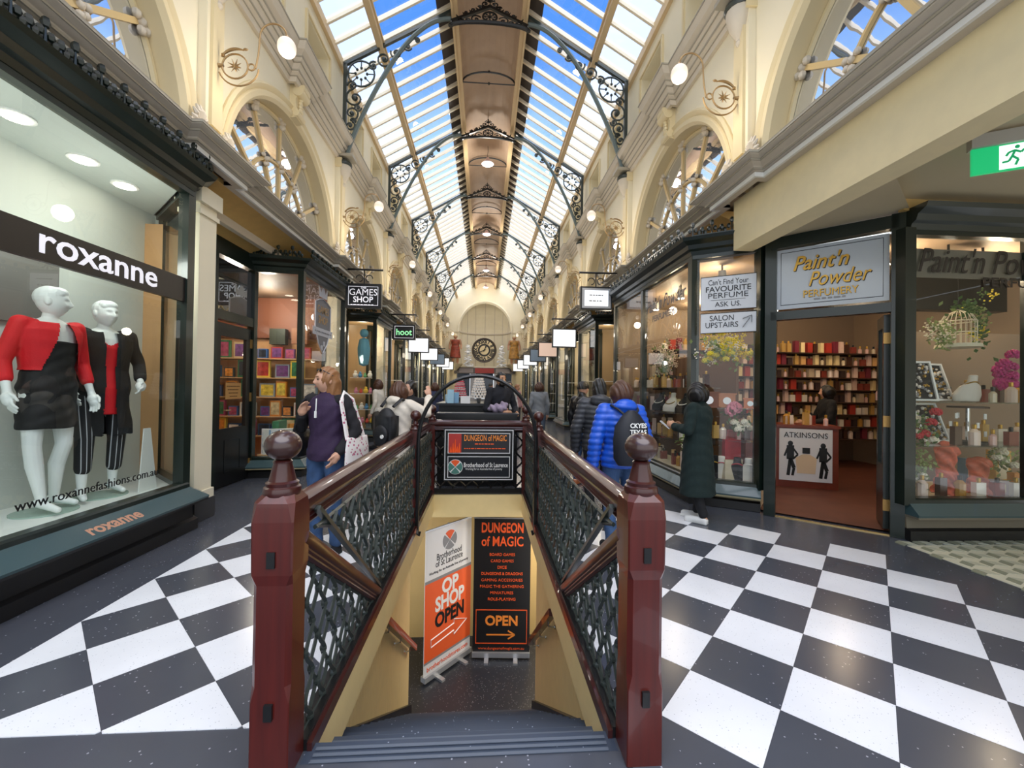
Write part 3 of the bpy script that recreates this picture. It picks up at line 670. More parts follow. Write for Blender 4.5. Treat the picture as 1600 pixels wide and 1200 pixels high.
MB().box(-2.4, 2.4, -.14, 0, 2.62, 3.1).build('entrance_lintel', mat('lintel_grey', '6b6460', .6), ew)
fs_ = tag(MB().box(-.75, .75, YE-.2, YE-.14, 2.66, 3.05).build('shop_sign', mat('far_red_sign', 'a03a34', .5)), 'small red sign on the lintel below the clock', 'sign')
for s in (-1, 1):
    tag(MB().box(s*1.45-.55, s*1.45+.55, YE-.19, YE-.14, 2.68, 3.03).build('shop_sign', mat('far_grey_sign', '9a8f8c', .5)), 'grey sign panel on the end lintel to the %s of the red sign' % ('left' if s < 0 else 'right'), 'sign')
# leafy white garlands flanking the clock
for s in (-1, 1):
    g = MB(); random.seed(5+s)
    for i in range(120):
        z = 3.15+1.7*random.random(); r_ = .42*(1-(z-3.15)/2.2); a = random.random()*2*pi
        g.ball((r_*cos(a)*random.random(), -.25+r_*sin(a)*.6, z), .07, 5, 4, (1.6, 1, .6))
    o = g.build('white_ornament_tree', WHITE); o.location = (s*1.32, YE, 0)
    tag(o, 'white leafy ornament beside the %s of the clock' % ('left' if s < 0 else 'right'), 'ornament')
# clock
ck = thing('clock', 'large round black and gold clock with roman numerals on the end wall', 'clock', (-.05, YE-.22, 4.48))
GOLD = mat('gilt', 'dcc89a', .4, metal=.1); CKB = mat('clock_black', '1b1715', .4)
MB().cone((0, 0, 0), (0, .16, 0), .98, .98, 40).build('drum', CKB, ck)
MB().tube([(.93*cos(2*pi*i/40), -.01, .93*sin(2*pi*i/40)) for i in range(40)], .05, 6, True).build('rim', mat('clock_brown', '4a3a2a', .4), ck)
MB().add([(r_*cos(2*pi*i/40), -.015, r_*sin(2*pi*i/40)) for r_ in (.8, .5) for i in range(40)], [(i, (i+1) % 40, 40+(i+1) % 40, 40+i) for i in range(40)]).build('chapter_ring', GOLD, ck)
MB().cone((0, -.012, 0), (0, 0, 0), .36, .36, 24).build('centre_disc', GOLD, ck)
for i, tx in enumerate(('XII', 'I', 'II', 'III', 'IIII', 'V', 'VI', 'VII', 'VIII', 'IX', 'X', 'XI')):
    a = pi/2-2*pi*i/12; text(tx, .36, (.65*cos(a), -.025, .65*sin(a)), (sin(a), 0, -cos(a)), (cos(a), 0, sin(a)), CKB, ck, name='numeral', bold=.05)
for ang, ln_, nm in ((R(65), .42, 'hour_hand'), (R(205), .62, 'minute_hand')):
    MB().bar((-.12*cos(ang), -.04, -.12*sin(ang)), (ln_*cos(ang), -.04, ln_*sin(ang)), .07, .02, (0, 1, 0)).ball((ln_*.7*cos(ang), -.04, ln_*.7*sin(ang)), .07, 8, 5, (1, .2, 1)).build(nm, CKB, ck)
# ================================================================ RAILINGS ROUND THE STAIRWELL
NLX, NRX, NY, MYY, BYY = -.79, .66, 1.70, 4.55, 5.98
RT = 1.04
def octa(h, c, z): return [(h, h-c, z), (h-c, h, z), (-h+c, h, z), (-h, h-c, z), (-h, -h+c, z), (-h+c, -h, z), (h-c, -h, z), (h, -h+c, z)]
for s, x in ((-1, NLX), (1, NRX)):
    nm = 'left' if s < 0 else 'right'
    nw = thing('newel_post', 'large maroon newel post with egg finial at the %s of the stair head' % nm, 'newel post', (x, NY, 0), group='front newel posts')
    h = .072
    MB().loft([octa(h, .004, 0), octa(h, .004, .3), octa(h, .018, .36), octa(h, .018, .74), octa(h+.004, .006, .78), octa(h+.006, .006, .98), octa(h+.004, .02, 1.05), octa(h-.014, .03, 1.08)]).build('shaft', MAROON, nw)
    MB().lathe([(.066, 1.07), (.07, 1.085), (.066, 1.1), (.058, 1.105), (.06, 1.118), (.05, 1.125), (.046, 1.14), (.034, 1.19), (.036, 1.2), (.03, 1.205)], n=24).build('turned_neck', MAROON2, nw, True)
    MB().ball((0, 0, 1.262), .068, 24, 16, (1, 1, .88)).build('finial', mat('worn_finial', '3a211c', .3, noise=.2, coat=.5), nw, True)
    for z in (.27, .84):
        MB().bar((0, -h-.006, z-.03), (0, -h-.006, z+.03), .03, .012, (0, 1, 0)).build('iron_plate', BLACK, nw)
sm_n = []
for s, x in ((-1, NLX), (1, NRX)):
    for y, w_ in ((MYY, 'middle'), (BYY, 'far corner')):
        nm = 'left' if s < 0 else 'right'
        nw = thing('newel_post', 'slim maroon newel post with ball finial at the %s %s of the railing' % (nm, w_), 'newel post', (x-s*.055, y, 0), group='ball-topped newel posts')
        MB().box(-.045, .045, -.045, .045, 0, 1.03).build('shaft', MAROON, nw)
        MB().lathe([(.055, 1.03), (.058, 1.045), (.05, 1.055), (.045, 1.08), (.05, 1.09), (.03, 1.1), (.024, 1.13), (.03, 1.14)], n=16).build('turned_neck', MAROON2, nw, True)
        MB().ball((0, 0, 1.19), .058, 16, 12).build('finial', MAROON2, nw, True)
RP = [(-.05, -.03), (-.055, .0), (-.05, .035), (-.028, .055), (0, .062), (.028, .055), (.05, .035), (.055, .0), (.05, -.03), (.035, -.045), (.04, -.06), (.03, -.075), (.035, -.09), (.02, -.11), (-.02, -.11), (-.035, -.09), (-.03, -.075), (-.04, -.06), (-.035, -.045)]
def rail(p, q, k=.88):
    p, q = V(p), V(q); d = (q-p).normalized(); a = d.cross(V((0, 0, 1))).normalized(); b = a.cross(d)
    return MB().loft([[c+a*u*k+b*v*k for u, v in RP] for c in (p, q)])
def lattice(y0, y1, lo, hi, f, hp=.07, vp=.105, r=.009):
    """interlaced ogee strands; f(y,z,d)->3D; lo/hi(y) bound the panel"""
    m = MB(); n = int((y1-y0)/hp)
    for k in range(n+1):
        yc = y0+k*hp
        sg = 1 if k % 2 else -1
        run_ = []
        zz = 0.
        while zz < 1.25:
            y = yc+sg*hp*.5*sin(2*pi*zz/(2*vp))
            if y0 <= y <= y1 and lo(y)+.005 <= zz <= hi(y)-.005: run_.append(f(y, zz, .006*sg))
            else:
                if len(run_) > 1: m.tube(run_, r, 4, flat=1.5)
                run_ = []
            if abs((zz/vp-.5) % 1) < .02 or abs((zz/vp-.5) % 1) > .98:
                if run_ and sg*sin(pi*zz/vp) > 0: m.ball(f(y, zz, 0), .018, 6, 5)
            zz += vp/10
        if len(run_) > 1: m.tube(run_, r, 4, flat=1.5)
    m.tube([f(y0+(y1-y0)*i/12, hi(y0+(y1-y0)*i/12)-.01, 0) for i in range(13)], .01, 4).tube([f(y0+(y1-y0)*i/12, min(lo(y0+(y1-y0)*i/12)+.01, hi(y0+(y1-y0)*i/12)-.005), 0) for i in range(13)], .01, 4)
    return m
SA, SB = 1.9, 3.02     # where the stair handrail leaves the newel and meets the floor
hz = lambda y: .80-(y-1.76)*.667     # handrail underside line
ez = lambda y: max(.05, .93-(y-1.95)*.77)
for s, x in ((-1, NLX), (1, NRX)):
    nm = 'left' if s < 0 else 'right'
    xi = x-s*.05
    ra = thing('stair_railing', 'maroon handrail over dark green iron lattice along the %s of the stairwell' % nm, 'railing', (xi, 0, 0), group='stairwell railings')
    rail((-xi+x, NY+.06, RT-.06), (-xi+x, MYY, RT-.06)).build('top_rail', MAROON2, ra, True)
    rail((-xi+x, MYY, RT-.06), (-xi+x, BYY, RT-.06)).build('top_rail', MAROON2, ra, True)
    f = lambda y, z, d: (d, y, z)
    lattice(SA+.0, MYY-.05, ez, lambda y: RT-.16, f).build('lattice_panel', IRON, ra)
    lattice(MYY+.05, BYY-.05, lambda y: .05, lambda y: RT-.16, f).build('lattice_panel', IRON, ra)
    lattice(NY+.08, SB-.06, lambda y: .03, lambda y: hz(y)+.0, f).build('lattice_panel', IRON, ra)
    MB().bar((0, 1.92, ez(1.92)), (0, 3.09, .05), .03, .02).build('edge_bar', IRON, ra)
    rail((0, NY+.05, hz(NY+.05)+.075), (0, SB+.02, hz(SB+.02)+.075), .62).build('stair_rail', MAROON2, ra, True)
    MB().box(-.035, .035, NY+.07, BYY, 0, .045).build('kerb', BLACK, ra)
    MB().box(min(-s*.035, -s*.055), max(-s*.035, -s*.055), NY+.07, BYY, -.03, .03).build('kerb_strip', MAROON2, ra)
br = thing('back_railing', 'maroon rail over black iron panel across the far end of the stairwell', 'railing', (0, BYY, 0))
rail((NLX, 0, RT-.06), (NRX, 0, RT-.06)).build('top_rail', MAROON2, br, True)
lattice(NLX+.05, NRX-.05, lambda y: .05, lambda y: RT-.16, lambda y, z, d: (y, d, z), .09, .13, .013).build('lattice_panel', BLACK, br)
MB().box(NLX, NRX, -.02, .04, 0, .06).build('kerb', BLACK, br)
# hoop
hp_ = thing('iron_hoop', 'black iron hoop arching over the stairwell', 'arch', (-.06, MYY-.075, 0))
pts = [(-.63, 0, -.06), (-.63, 0, .4), (-.63, 0, .92)]+[(-.63*cos(pi*i/24), 0, .92+.71*sin(pi*i/24)) for i in range(1, 24)]+[(.63, 0, .92), (.63, 0, .4), (.63, 0, -.06)]
MB().tube(pts, .021, 8).build('bar', BLACK, hp_, True)
for s in (-1, 1): MB().tube([(s*.63, 0, .0), (s*.625, -.03, -.05), (s*.6, -.05, -.06), (s*.59, -.05, -.02)], .012, 6).build('foot_curl', BLACK, hp_)
# sign board on the back railing
sb = thing('sign_board', 'black double sign board fixed to the railing at the end of the stairwell', 'sign', (-.06, BYY-.07, .55))
MB().box(-.5, .5, 0, .03, -.37, .37).build('backing', BLACK, sb)
def frame(mb, x0, x1, z0, z1, y, w, d=.008):
    return mb.box(x0, x1, y-d, y, z1-w, z1).box(x0, x1, y-d, y, z0, z0+w).box(x0, x0+w, y-d, y, z0+w, z1-w).box(x1-w, x1, y-d, y, z0+w, z1-w)
SILV = mat('white_line', 'dcdcdc', .4)
frame(MB(), -.485, .485, -.355, .355, 0, .012).build('outer_line', SILV, sb)
RT3 = (1, 0, 0); UP = (0, 0, 1)
def board(z0, z1, m, nm): 
    o = MB().box(-.44, .44, -.012, 0, z0, z1).build(nm, m, sb); frame(MB(), -.44, .44, z0, z1, -.012, .01).build('line', SILV, o); return o
CHAR = mat('charcoal_print', '2b2a2c', .5); ORG = mat('orange_print', 'f2602a', .5, emit=.0); ORGL = mat('amber_print', 'f6923a', .5); NAVY = mat('navy_print', '10141c', .4)
b1 = board(.02, .31, CHAR, 'upper_sign'); b2 = board(-.32, -.02, NAVY, 'lower_sign')
MB().box(-.43, -.25, -.018, -.012, .03, .3).build('red_picture', mat('red_print', 'b3352e', .5), b1)
fl_ = MB()
for i in range(5): fl_.cone((-.4+.03*i, -.02, .035), (-.395+.03*i, -.02, .12+.05*((i*7) % 3)), .02, .003, 5)
fl_.build('flames', ORG, b1)
text('DUNGEON of MAGIC', .12, (.09, -.016, .235), RT3, UP, ORGL, b1, width=.6, bold=.02)
fine_print(.3, .022, (.09, -.016, .155), RT3, UP, ORG, b1)
fine_print(.6, .02, (.09, -.016, .09), RT3, UP, ORG, b1)
def xlogo(c, r, f, parent, cols, ring=None):
    for k in range(4):
        a0 = pi/4+pi/2*k+.06; pts = [(c[0], c[1])]+[(c[0]+r*cos(a0+(pi/2-.12)*i/6), c[1]+r*sin(a0+(pi/2-.12)*i/6)) for i in range(7)]
        d = .03*r*0; mx, my = sum(p[0] for p in pts)/8-c[0], sum(p[1] for p in pts)/8-c[1]
        pts = [(p[0]+mx*.06, p[1]+my*.06) for p in pts]
        MB().prism(pts, f, 0, .003).build('logo_wedge', cols[0] if k == 0 else cols[1], parent)
GRN = mat('teal_print', '4d7f74', .5); GRP = mat('grey_print', '8c8c8e', .5)
MB().cone((-.33, -.015, -.17), (-.33, -.012, -.17), .105, .105, 28).build('logo_disc', WHITE, b2)
xlogo((-.33, -.17), .095, lambda u, v, d: (u, -.016-d, v), b2, (ORG, GRN))
text('Brotherhood of St Laurence', .09, (.1, -.016, -.145), RT3, UP, WHITE, b2, width=.62, bold=.01)
text('Working for an Australia free of poverty', .04, (.07, -.016, -.2), RT3, UP, WHITE, b2, width=.52)

# ================================================================ BANNERS ON THE LANDING
def banner(label, p, q, h, m, name='pull_up_banner'):
    p, q = V(p), V(q); w = (q-p).length; ang = atan2(q.y-p.y, q.x-p.x)
    t = thing(name, label, 'banner', ((p.x+q.x)/2, (p.y+q.y)/2, LAND), ang)
    al = mat('banner_aluminium', 'b9bcc0', .35, metal=.6)
    MB().box(-w/2, w/2, -.04, .05, .03, .1).build('base_cassette', al, t)
    for x in (-w*.25, w*.25): MB().box(x-.03, x+.03, -.16, .14, 0, .03).build('foot', al, t)
    MB().box(-w/2, w/2, -.012, .012, h-.02, h).build('top_bar', al, t)
    MB().cone((0, .03, .1), (0, .03, h), .012, .012, 8).build('pole', al, t)
    return t, w, MB().box(-w/2+.005, w/2-.005, -.004, .004, .1, h-.02).build('sheet', m, t)
WPR = mat('white_print', 'e8e8e8', .5); OPR = mat('orange_sheet', 'f0622a', .5); BPR = mat('black_sheet', '141315', .5)
t, w, sh = banner('white and orange op shop pull-up banner on the stair landing', (-.76, 5.66, 0), (-.16, 6.33, 0), 2.06, WPR)
F3 = lambda z, x=0: (x, -.006, z)
MB().box(-w/2+.005, w/2-.005, -.007, -.004, .28, 1.33).build('orange_field', OPR, t)
for z0_, z1_ in ((1.33, 1.37), (.25, .28)): MB().box(-w/2+.005, w/2-.005, -.007, -.004, z0_, z1_).build('grey_band', GRP, t)
xlogo((0, 1.83), .13, lambda u, v, d: (u, -.006-d, v), t, (ORG, GRP))
text('Brotherhood', .13, F3(1.64), RT3, UP, CHAR, t, width=.48); text('of St Laurence', .13, F3(1.55), RT3, UP, CHAR, t, width=.52)
text('Working for an Australia free of poverty', .05, F3(1.45), RT3, UP, CHAR, t, width=.75)
for tx, z, m_, k in (('OP', 1.19, WHITE, .32), ('SHOP', .98, WHITE, .56), ('OPEN', .76, BLACK, .56)): text(tx, .27, (.02, -.009, z), RT3, UP, m_, t, width=k, bold=.035)
ar = [(-.33, .45), (.1, .5), (.1, .44), (.36, .56), (.1, .66), (.1, .6), (-.33, .55)]
MB().tube([(u, -.01, v) for u, v in ar], .009, 4, True).build('arrow_outline', WHITE, t)
text('brotherhoodstores.com', .09, F3(.17), RT3, UP, OPR, t, width=.78, bold=.01)
t, w, sh = banner('black dungeon games pull-up banner on the stair landing', (-.12, 6.2, 0), (.73, 6.15, 0), 2.08, BPR)
text('DUNGEON', .2, F3(1.92), RT3, UP, ORG, t, width=.62, bold=.03); text('of MAGIC', .2, F3(1.72), RT3, UP, ORG, t, width=.62, bold=.03)
for i, tx in enumerate(('BOARD GAMES', 'CARD GAMES', 'DICE', 'DUNGEONS & DRAGONS', 'GAMING ACCESSORIES', 'MAGIC THE GATHERING', 'MINIATURES', 'ROLE-PLAYING')):
    text(tx, .058, F3(1.53-i*.094), RT3, UP, ORG, t, width=len(tx)*.034, bold=.01)
frame(MB(), -.38, .38, .22, .72, -.004, .01).build('box_line', ORG, t)
text('OPEN', .2, F3(.55), RT3, UP, ORGL, t, width=.48, bold=.03)
MB().bar((-.22, -.007, .35), (.2, -.007, .35), .02, .004, (0, 1, 0)).bar((.2, -.007, .35), (.1, -.007, .41), .02, .004, (0, 1, 0)).bar((.2, -.007, .35), (.1, -.007, .29), .02, .004, (0, 1, 0)).build('arrow', ORGL, t)
text('www.dungeonofmagic.com.au', .05, F3(.15), RT3, UP, ORG, t, width=.68)
# ================================================================ SHOPFRONTS
SILLM = mat('sill_blue_green', '3d5356', .25, coat=.4); PLB = mat('plinth_black', '191818', .35); PLW = mat('plinth_tan', '8c8262', .5)
def crest(path, side, z, off, sp=.105, sc=1.):
    m = MB(); path = [V(p) for p in path]
    for i in range(len(path)-1):
        a, b = path[i], path[i+1]; d = (b-a); n = max(1, int(d.length/sp)); d.normalize(); nr = V((d.y, -d.x, 0))*side
        for k in range(n+1):
            c = a+d*(b-a).length*k/n+nr*off+V((0, 0, z)); h = (.11 if k % 2 == 0 else .06)*sc
            m.cone(c, c+V((0, 0, h)), .012, .006, 5)
            for q in (-1, 1):
                m.ball(c+d*q*.025*sc+V((0, 0, h*.55)), .018*sc, 5, 4, (1, 1, 1.3))
            m.ball(c+V((0, 0, h)), .02*sc, 5, 4, (1, 1, 1.4))
        m.bar(a+nr*off+V((0, 0, z+.012)), b+nr*off+V((0, 0, z+.012)), .03, .024)
    return m
def shopfront(name, label, path, side, zs, zt, posts, gl=None, ent=.2, sillout=.2, plc=None, cut_mid=(), cresting=True, pw=.07, group=None, bars=()):
    """path: plan polyline of the glass line. side: +1 puts the arcade to the right of the travel direction."""
    t = thing(name, label, 'shopfront', (0, 0, 0), group=group)
    pt = [V((p[0], p[1], 0)) for p in path]
    MB().sweep([(-.05, 0), (sillout-.08, 0), (sillout-.08, .1), (sillout-.12, .12), (-.05, .12)], pt, side=side).build('plinth', PLB, t)
    MB().sweep([(-.05, .12), (sillout-.12, .12), (sillout-.13, zs-.14), (sillout, zs-.14), (sillout, zs-.12), (-.05, zs-.12)], pt, side=side).build('stall_riser', plc or PLB, t)
    MB().sweep([(-.06, zs-.12), (sillout, zs-.12), (sillout+.005, zs-.1), (.05, zs), (-.06, zs)], pt, side=side).build('sill', SILLM, t)
    MB().sweep([(-.06, zs), (.05, zs), (.05, zs+.035), (.03, zs+.05), (-.06, zs+.05)], pt, side=side).build('bottom_rail', GREEN, t)
    MB().sweep([(-.06, zt-.05), (.035, zt-.05), (.035, zt), (-.06, zt)], pt, side=side).build('top_rail', GREEN, t)
    e = MB().sweep([(-.08, zt), (.04, zt), (.06, zt+.05*ent/.2), (.1, zt+.07*ent/.2), (.12, zt+.12*ent/.2), (.2, zt+.16*ent/.2), (.22, zt+ent), (-.08, zt+ent)], pt, side=side).build('entablature', GREEN, t)
    if cresting: crest(pt, side, zt+ent, .17, .1, 1.45).build('cresting', GREEN, e)
    for p in posts:
        x, y = p[:2]; w = p[2] if len(p) > 2 else pw
        MB().box(x-w/2, x+w/2, y-w/2, y+w/2, zs-.02, zt+.02).build('post', GREEN, t)
    for i in range(len(pt)-1):
        a, b = pt[i], pt[i+1]; cuts = [0.]+[c for c in (cut_mid[i] if i < len(cut_mid) else ())]+[1.]
        for c0, c1 in zip(cuts, cuts[1:]):
            p, q = a.lerp(b, c0), a.lerp(b, c1)
            MB().add([(p.x, p.y, zs+.03), (q.x, q.y, zs+.03), (q.x, q.y, zt-.02), (p.x, p.y, zt-.02)], [(0, 1, 2, 3)]).build('pane', gl or GL, t)
    return t
def point(loc, w, col=(1, .85, .65), r=.1, name='shop_light'):
    l = bpy.data.objects.new(name, bpy.data.lights.new(name, 'POINT')); COL.objects.link(l); l.data.energy = w; l.data.color = col; l.data.shadow_soft_size = r; l.location = loc; return l
def room(nm, label, floor_, walls, ceil, z0, z1, poly, wm, fm, cm):
    """interior: closed polygon with chosen wall edges"""
    r = MB().add([(x, y, z0) for x, y in poly], [tuple(range(len(poly)))]).build('floor_'+nm, fm); tag(r, label+' floor', 'floor', kind='structure')
    c = MB().add([(x, y, z1) for x, y in poly], [tuple(range(len(poly)))]).build('ceiling_'+nm, cm); tag(c, label+' ceiling', 'ceiling', kind='structure')
    b = MB()
    for i in walls:
        p, q = poly[i], poly[(i+1) % len(poly)]; b.add([(p[0], p[1], z0), (q[0], q[1], z0), (q[0], q[1], z1), (p[0], p[1], z1)], [(0, 1, 2, 3)])
    tag(b.build('wall_'+nm, wm), label+' inner walls', 'wall', kind='structure')
# ---- fashion shop window, near left
GX = -3.08
rx = shopfront('shopfront', 'dark green fashion shop window with two white mannequins', [(GX, -1.5), (GX, 4.5), (-3.9, 5.25)], 1, .43, 3.5, [(GX-.02, 4.5, .1), (GX-.02, 1.2), (-3.9, 5.25, .05)], sillout=.2, cut_mid=[(.45,)])
BAND = mat('sign_band_black', '17110f', .35)
bd = MB().box(GX-.03, GX+.01, -1.5, 4.45, 2.335, 2.58).build('sign_band', BAND, rx)
LT = (0, 1, 0)
WL = emis('white_letters', 'f2f0f6', .25)
text('roxanne', .27, (GX+.012, 3.57, 2.475), LT, UP, WL, rx, width=1.03, bold=.012)
text('www.roxannefashions.com.au', .1, (GX+.006, 3.55, .665), LT, UP, BLACK, rx, width=1.2, bold=.005)
text('roxanne', .14, (GX+.13, 3.56, .372), LT, (-.83, 0, .55), mat('copper_letters', 'c9967a', .35, metal=.4), rx, width=.48, ext=.006, bold=.03)
PALE = mat('display_pale_wall', 'c9cfc9', .6); PALEF = mat('display_white_floor', 'dfe3dd', .45)
room('display', 'pale fashion display box', None, (1, 2, 3), None, .43, 3.5, [(GX, 4.5), (-3.9, 5.25), (-3.98, 5.25), (-3.98, -1.5), (GX, -1.5)], PALE, PALEF, PALE)
tag(MB().box(-3.97, -3.94, 1.2, 4.1, 2.0, 2.72).build('wall_panel', mat('grey_panel', '6c6a66', .5)), 'grey panel on the back wall of the fashion display', 'panel', kind='structure')
tag(MB().prism([(0, 0), (.28, 0), (.16, .62), (.06, .62)], lambda u, v, d: (-3.35+d, 4.28+u*.8, .43+v), 0, .01).build('shoe_plinth', PALEF), 'small white tapered display stand at the end of the fashion window', 'stand')
for k, (qx, qy) in enumerate(((25, 185), (130, 252), (195, 292))):
    dp_ = px(qx, qy, 2, 3.48); y = dp_.y
    l_ = thing('downlight', 'white oval ceiling downlight, %s in the fashion window' % ORD[k], 'downlight', (dp_.x, y, 3.5), group='fashion window downlights')
    MB().lathe([(.11, 0), (.11, -.012), (.08, -.014)], n=20).build('rim', WHITE, l_); MB().cone((0, 0, -.018), (0, 0, -.013), .082, .082, 20).build('lens', SPOTM, l_)
for y in (1.2, 2.7, 4.0): point((-3.35, y, 2.75), 9, (.95, 1, .93), .12)
# ground-level pier next to it
def pier(x, y, s, label, w=.3, zt=3.55):
    t = thing('pier', label, 'pier', (x, y, 0), kind='structure', group='ground floor piers')
    MB().box(-.1, .1, -w/2, w/2, .3, zt).build('shaft', CREAM, t)
    MB().box(-.13, .13, -w/2-.03, w/2+.03, 0, .22).build('base', mat('pier_base', '3a3a3c', .4), t)
    MB().box(-.12, .12, -w/2-.02, w/2+.02, .22, .32).box(-.12, .12, -w/2-.02, w/2+.02, zt-.2, zt-.15).box(-.14, .14, -w/2-.04, w/2+.04, zt-.08, zt+.1).build('mouldings', CREAM, t)
pier(-3.2, 4.83, -1, 'cream pier between the fashion window and the games shop', .28)
for s in (-1, 1):
    for n, k in enumerate(range(2, NB+1)):
        if s < 0 or k > 2: pier(s*3.2, pil[k]+.25, s, 'cream ground floor pier, %s down the %s side' % (ORD[n+1], 'left' if s < 0 else 'right'), .3)
# bulkheads above the shops
YB = mat('ochre_boarding', 'c9a463', .55, noise=.06)
for s_, nm_, ya in ((-1, 'left', 4.72), (1, 'right', 5.3)):
    m_ = MB().prism([(3.1, 3.84), (3.1, 3.9), (4.2, 3.9), (4.2, 3.54), (3.85, 3.54)][::s_], lambda u, v, d: (s_*u, d, v), ya, YE)
    tag(m_.build('ceiling_recess_'+nm_, YB), 'sloping ochre boarded soffit over the %s shop recesses' % nm_, 'ceiling', kind='structure')
# ---- games shop
tag(MB().box(-3.88, -3.74, 5.3, 7.1, 3.34, 3.63).build('trim_games', GREEN), 'dark green band above the games shop door', 'trim', kind='structure')
WOOD = mat('red_timber_floor', '7a4128', .35, noise=.15, nscale=4, stretch=(1, 8, 1)); PINE = mat('pine_panel', 'c79a6b', .5, noise=.06, nscale=3)
BRWN = mat('brown_ceiling', '5b4a3a', .6); TERR = mat('terracotta_wall', '7a4a34', .6)
gs = shopfront('shopfront', 'dark green games shop front with a frosted crest on its glass', [(-3.78, 7.0), (-3.05, 7.1), (-3.05, 9.15), (-3.5, 9.3)], 1, .28, 3.38, [(-3.77, 7.0, .1), (-3.05, 7.1, .09), (-3.05, 9.15, .09), (-3.5, 9.3)], sillout=.16, ent=.18, plc=PLW)
room('games', 'games shop', None, (4, 5, 6), None, .02, 3.36, [(-3.78, 6.0), (-3.78, 7.0), (-3.05, 7.1), (-3.05, 9.15), (-3.5, 9.3), (-6.5, 9.3), (-6.5, 5.1), (-3.78, 5.1)], PINE, WOOD, BRWN)
tag(MB().box(-6.5, -3.3, 9.2, 9.28, 2.5, 3.36).box(-6.49, -6.4, 5.1, 9.2, 2.5, 3.36).build('wall_games_frieze', TERR), 'terracotta frieze inside the games shop', 'wall', kind='structure')
dr = thing('door_1', 'open black half-glazed door of the games shop with brass hinges', 'door', (-3.78, 6.05, 0), kind='structure')
MB().box(-.05, .05, -.1, 0, 0, 3.36).box(-.05, .05, .9, .98, 0, 3.36).box(-.05, .05, 0, .9, 2.42, 2.56).build('frame', GREEN, dr)
MB().add([(0, 0, 2.56), (0, .9, 2.56), (0, .9, 3.3), (0, 0, 3.3)], [(0, 1, 2, 3)]).build('transom_pane', glass('transom_glass', mirror=.35, back='2b2420'), dr)
lf = MB().box(-.025, .025, .02, .12, .02, 2.38).box(-.025, .025, .76, .88, .02, 2.38).box(-.025, .025, .12, .76, 2.2, 2.38).box(-.025, .025, .12, .76, .02, .85).build('leaf', BLACK, dr)
MB().add([(0, .12, .85), (0, .76, .85), (0, .76, 2.2), (0, .12, 2.2)], [(0, 1, 2, 3)]).build('glass_pane', GL, lf)
frame(MB(), .24, .64, .2, .68, 0, .02).xf(M(((0, 1, 0, .03), (1, 0, 0, 0), (0, 0, 1, 0), (0, 0, 0, 1)))).build('raised_panel', BLACK, lf)
for z in (.25, 1.3, 2.15): MB().box(.02, .04, .86, .93, z-.07, z+.07).build('hinge', mat('hinge_brass', 'b08a50', .35, metal=.7), lf)
MB().tube([(.05, .18, 1.12), (.07, .18, 1.12), (.07, .3, 1.12)], .01, 6).build('handle', BRASS, lf)
nt_ = tag(MB().box(-3.745, -3.742, 6.28, 6.66, 1.28, 1.52).build('paper_notice', mat('kraft_paper', 'b88a50', .7)), 'brown handwritten paper notice on the games shop door', 'notice')
for z_ in (1.47, 1.42, 1.37, 1.32): fine_print(.26+(z_-1.4), .018, (-3.741, 6.47, z_), LT, UP, mat('ink_brown', '5a3a1c', .7), nt_)
tag(MB().box(-4.0, -3.72, 5.4, 5.95, 0, 3.36).build('wall_lobby', CREAM), 'cream lobby wall beside the games shop door', 'wall', kind='structure')
# frosted crest on the flush pane
FRO = mat('frosted_vinyl', '6f7076', .6); FRL = mat('frosted_line', 'b4b6be', .6); CRG = mat('crest_gold', '9a7b52', .5)
cx, cz = 8.0, 2.66; fw = lambda u, v, d: (-3.043+d, cx+u, cz+v)
shl = [(-.36, .36), (-.2, .42), (0, .46), (.2, .42), (.36, .36), (.36, -.1), (.2, -.38), (0, -.56), (-.2, -.38), (-.36, -.1)]
lg = thing('window_crest', 'grey frosted crest decal reading games shop on the flush pane', 'decal', (0, 0, 0))
MB().prism(shl[::-1], fw, 0, .002).build('shield', FRO, lg); MB().tube([fw(u, v, .004) for u, v in shl], .012, 4, True).build('outline', FRL, lg)
MB().prism([(-.46, -.1), (.46, -.1), (.46, -.24), (-.46, -.24)], fw, .002, .006).build('ribbon', FRL, lg)
MB().prism([(-.18, .48), (.18, .48), (.22, .7), (.1, .56), (0, .74), (-.1, .56), (-.22, .7)], fw, 0, .003).build('crown', FRL, lg)
text('GAMES', .2, fw(0, .24, .005), LT, UP, CRG, lg, width=.54, bold=.02); text('SHOP', .2, fw(0, .05, .005), LT, UP, CRG, lg, width=.44, bold=.02)
fine_print(.76, .04, fw(0, -.17, .008), LT, UP, FRO, lg); 
di = MB().box(-.004, 0, -.09, .0, -.5, -.41).xf(M.Translation((-3.036, cx, cz))).box(-3.04, -3.036, cx+.02, cx+.11, cz-.42, cz-.33); di.build('dice', FRL, lg)
point((-4.2, 7.2, 3.1), 26, (1, .88, .74)); point((-4.3, 8.5, 3.0), 26, (1, .88, .74)); point((-5.4, 6.2, 3.0), 16, (1, .86, .7))
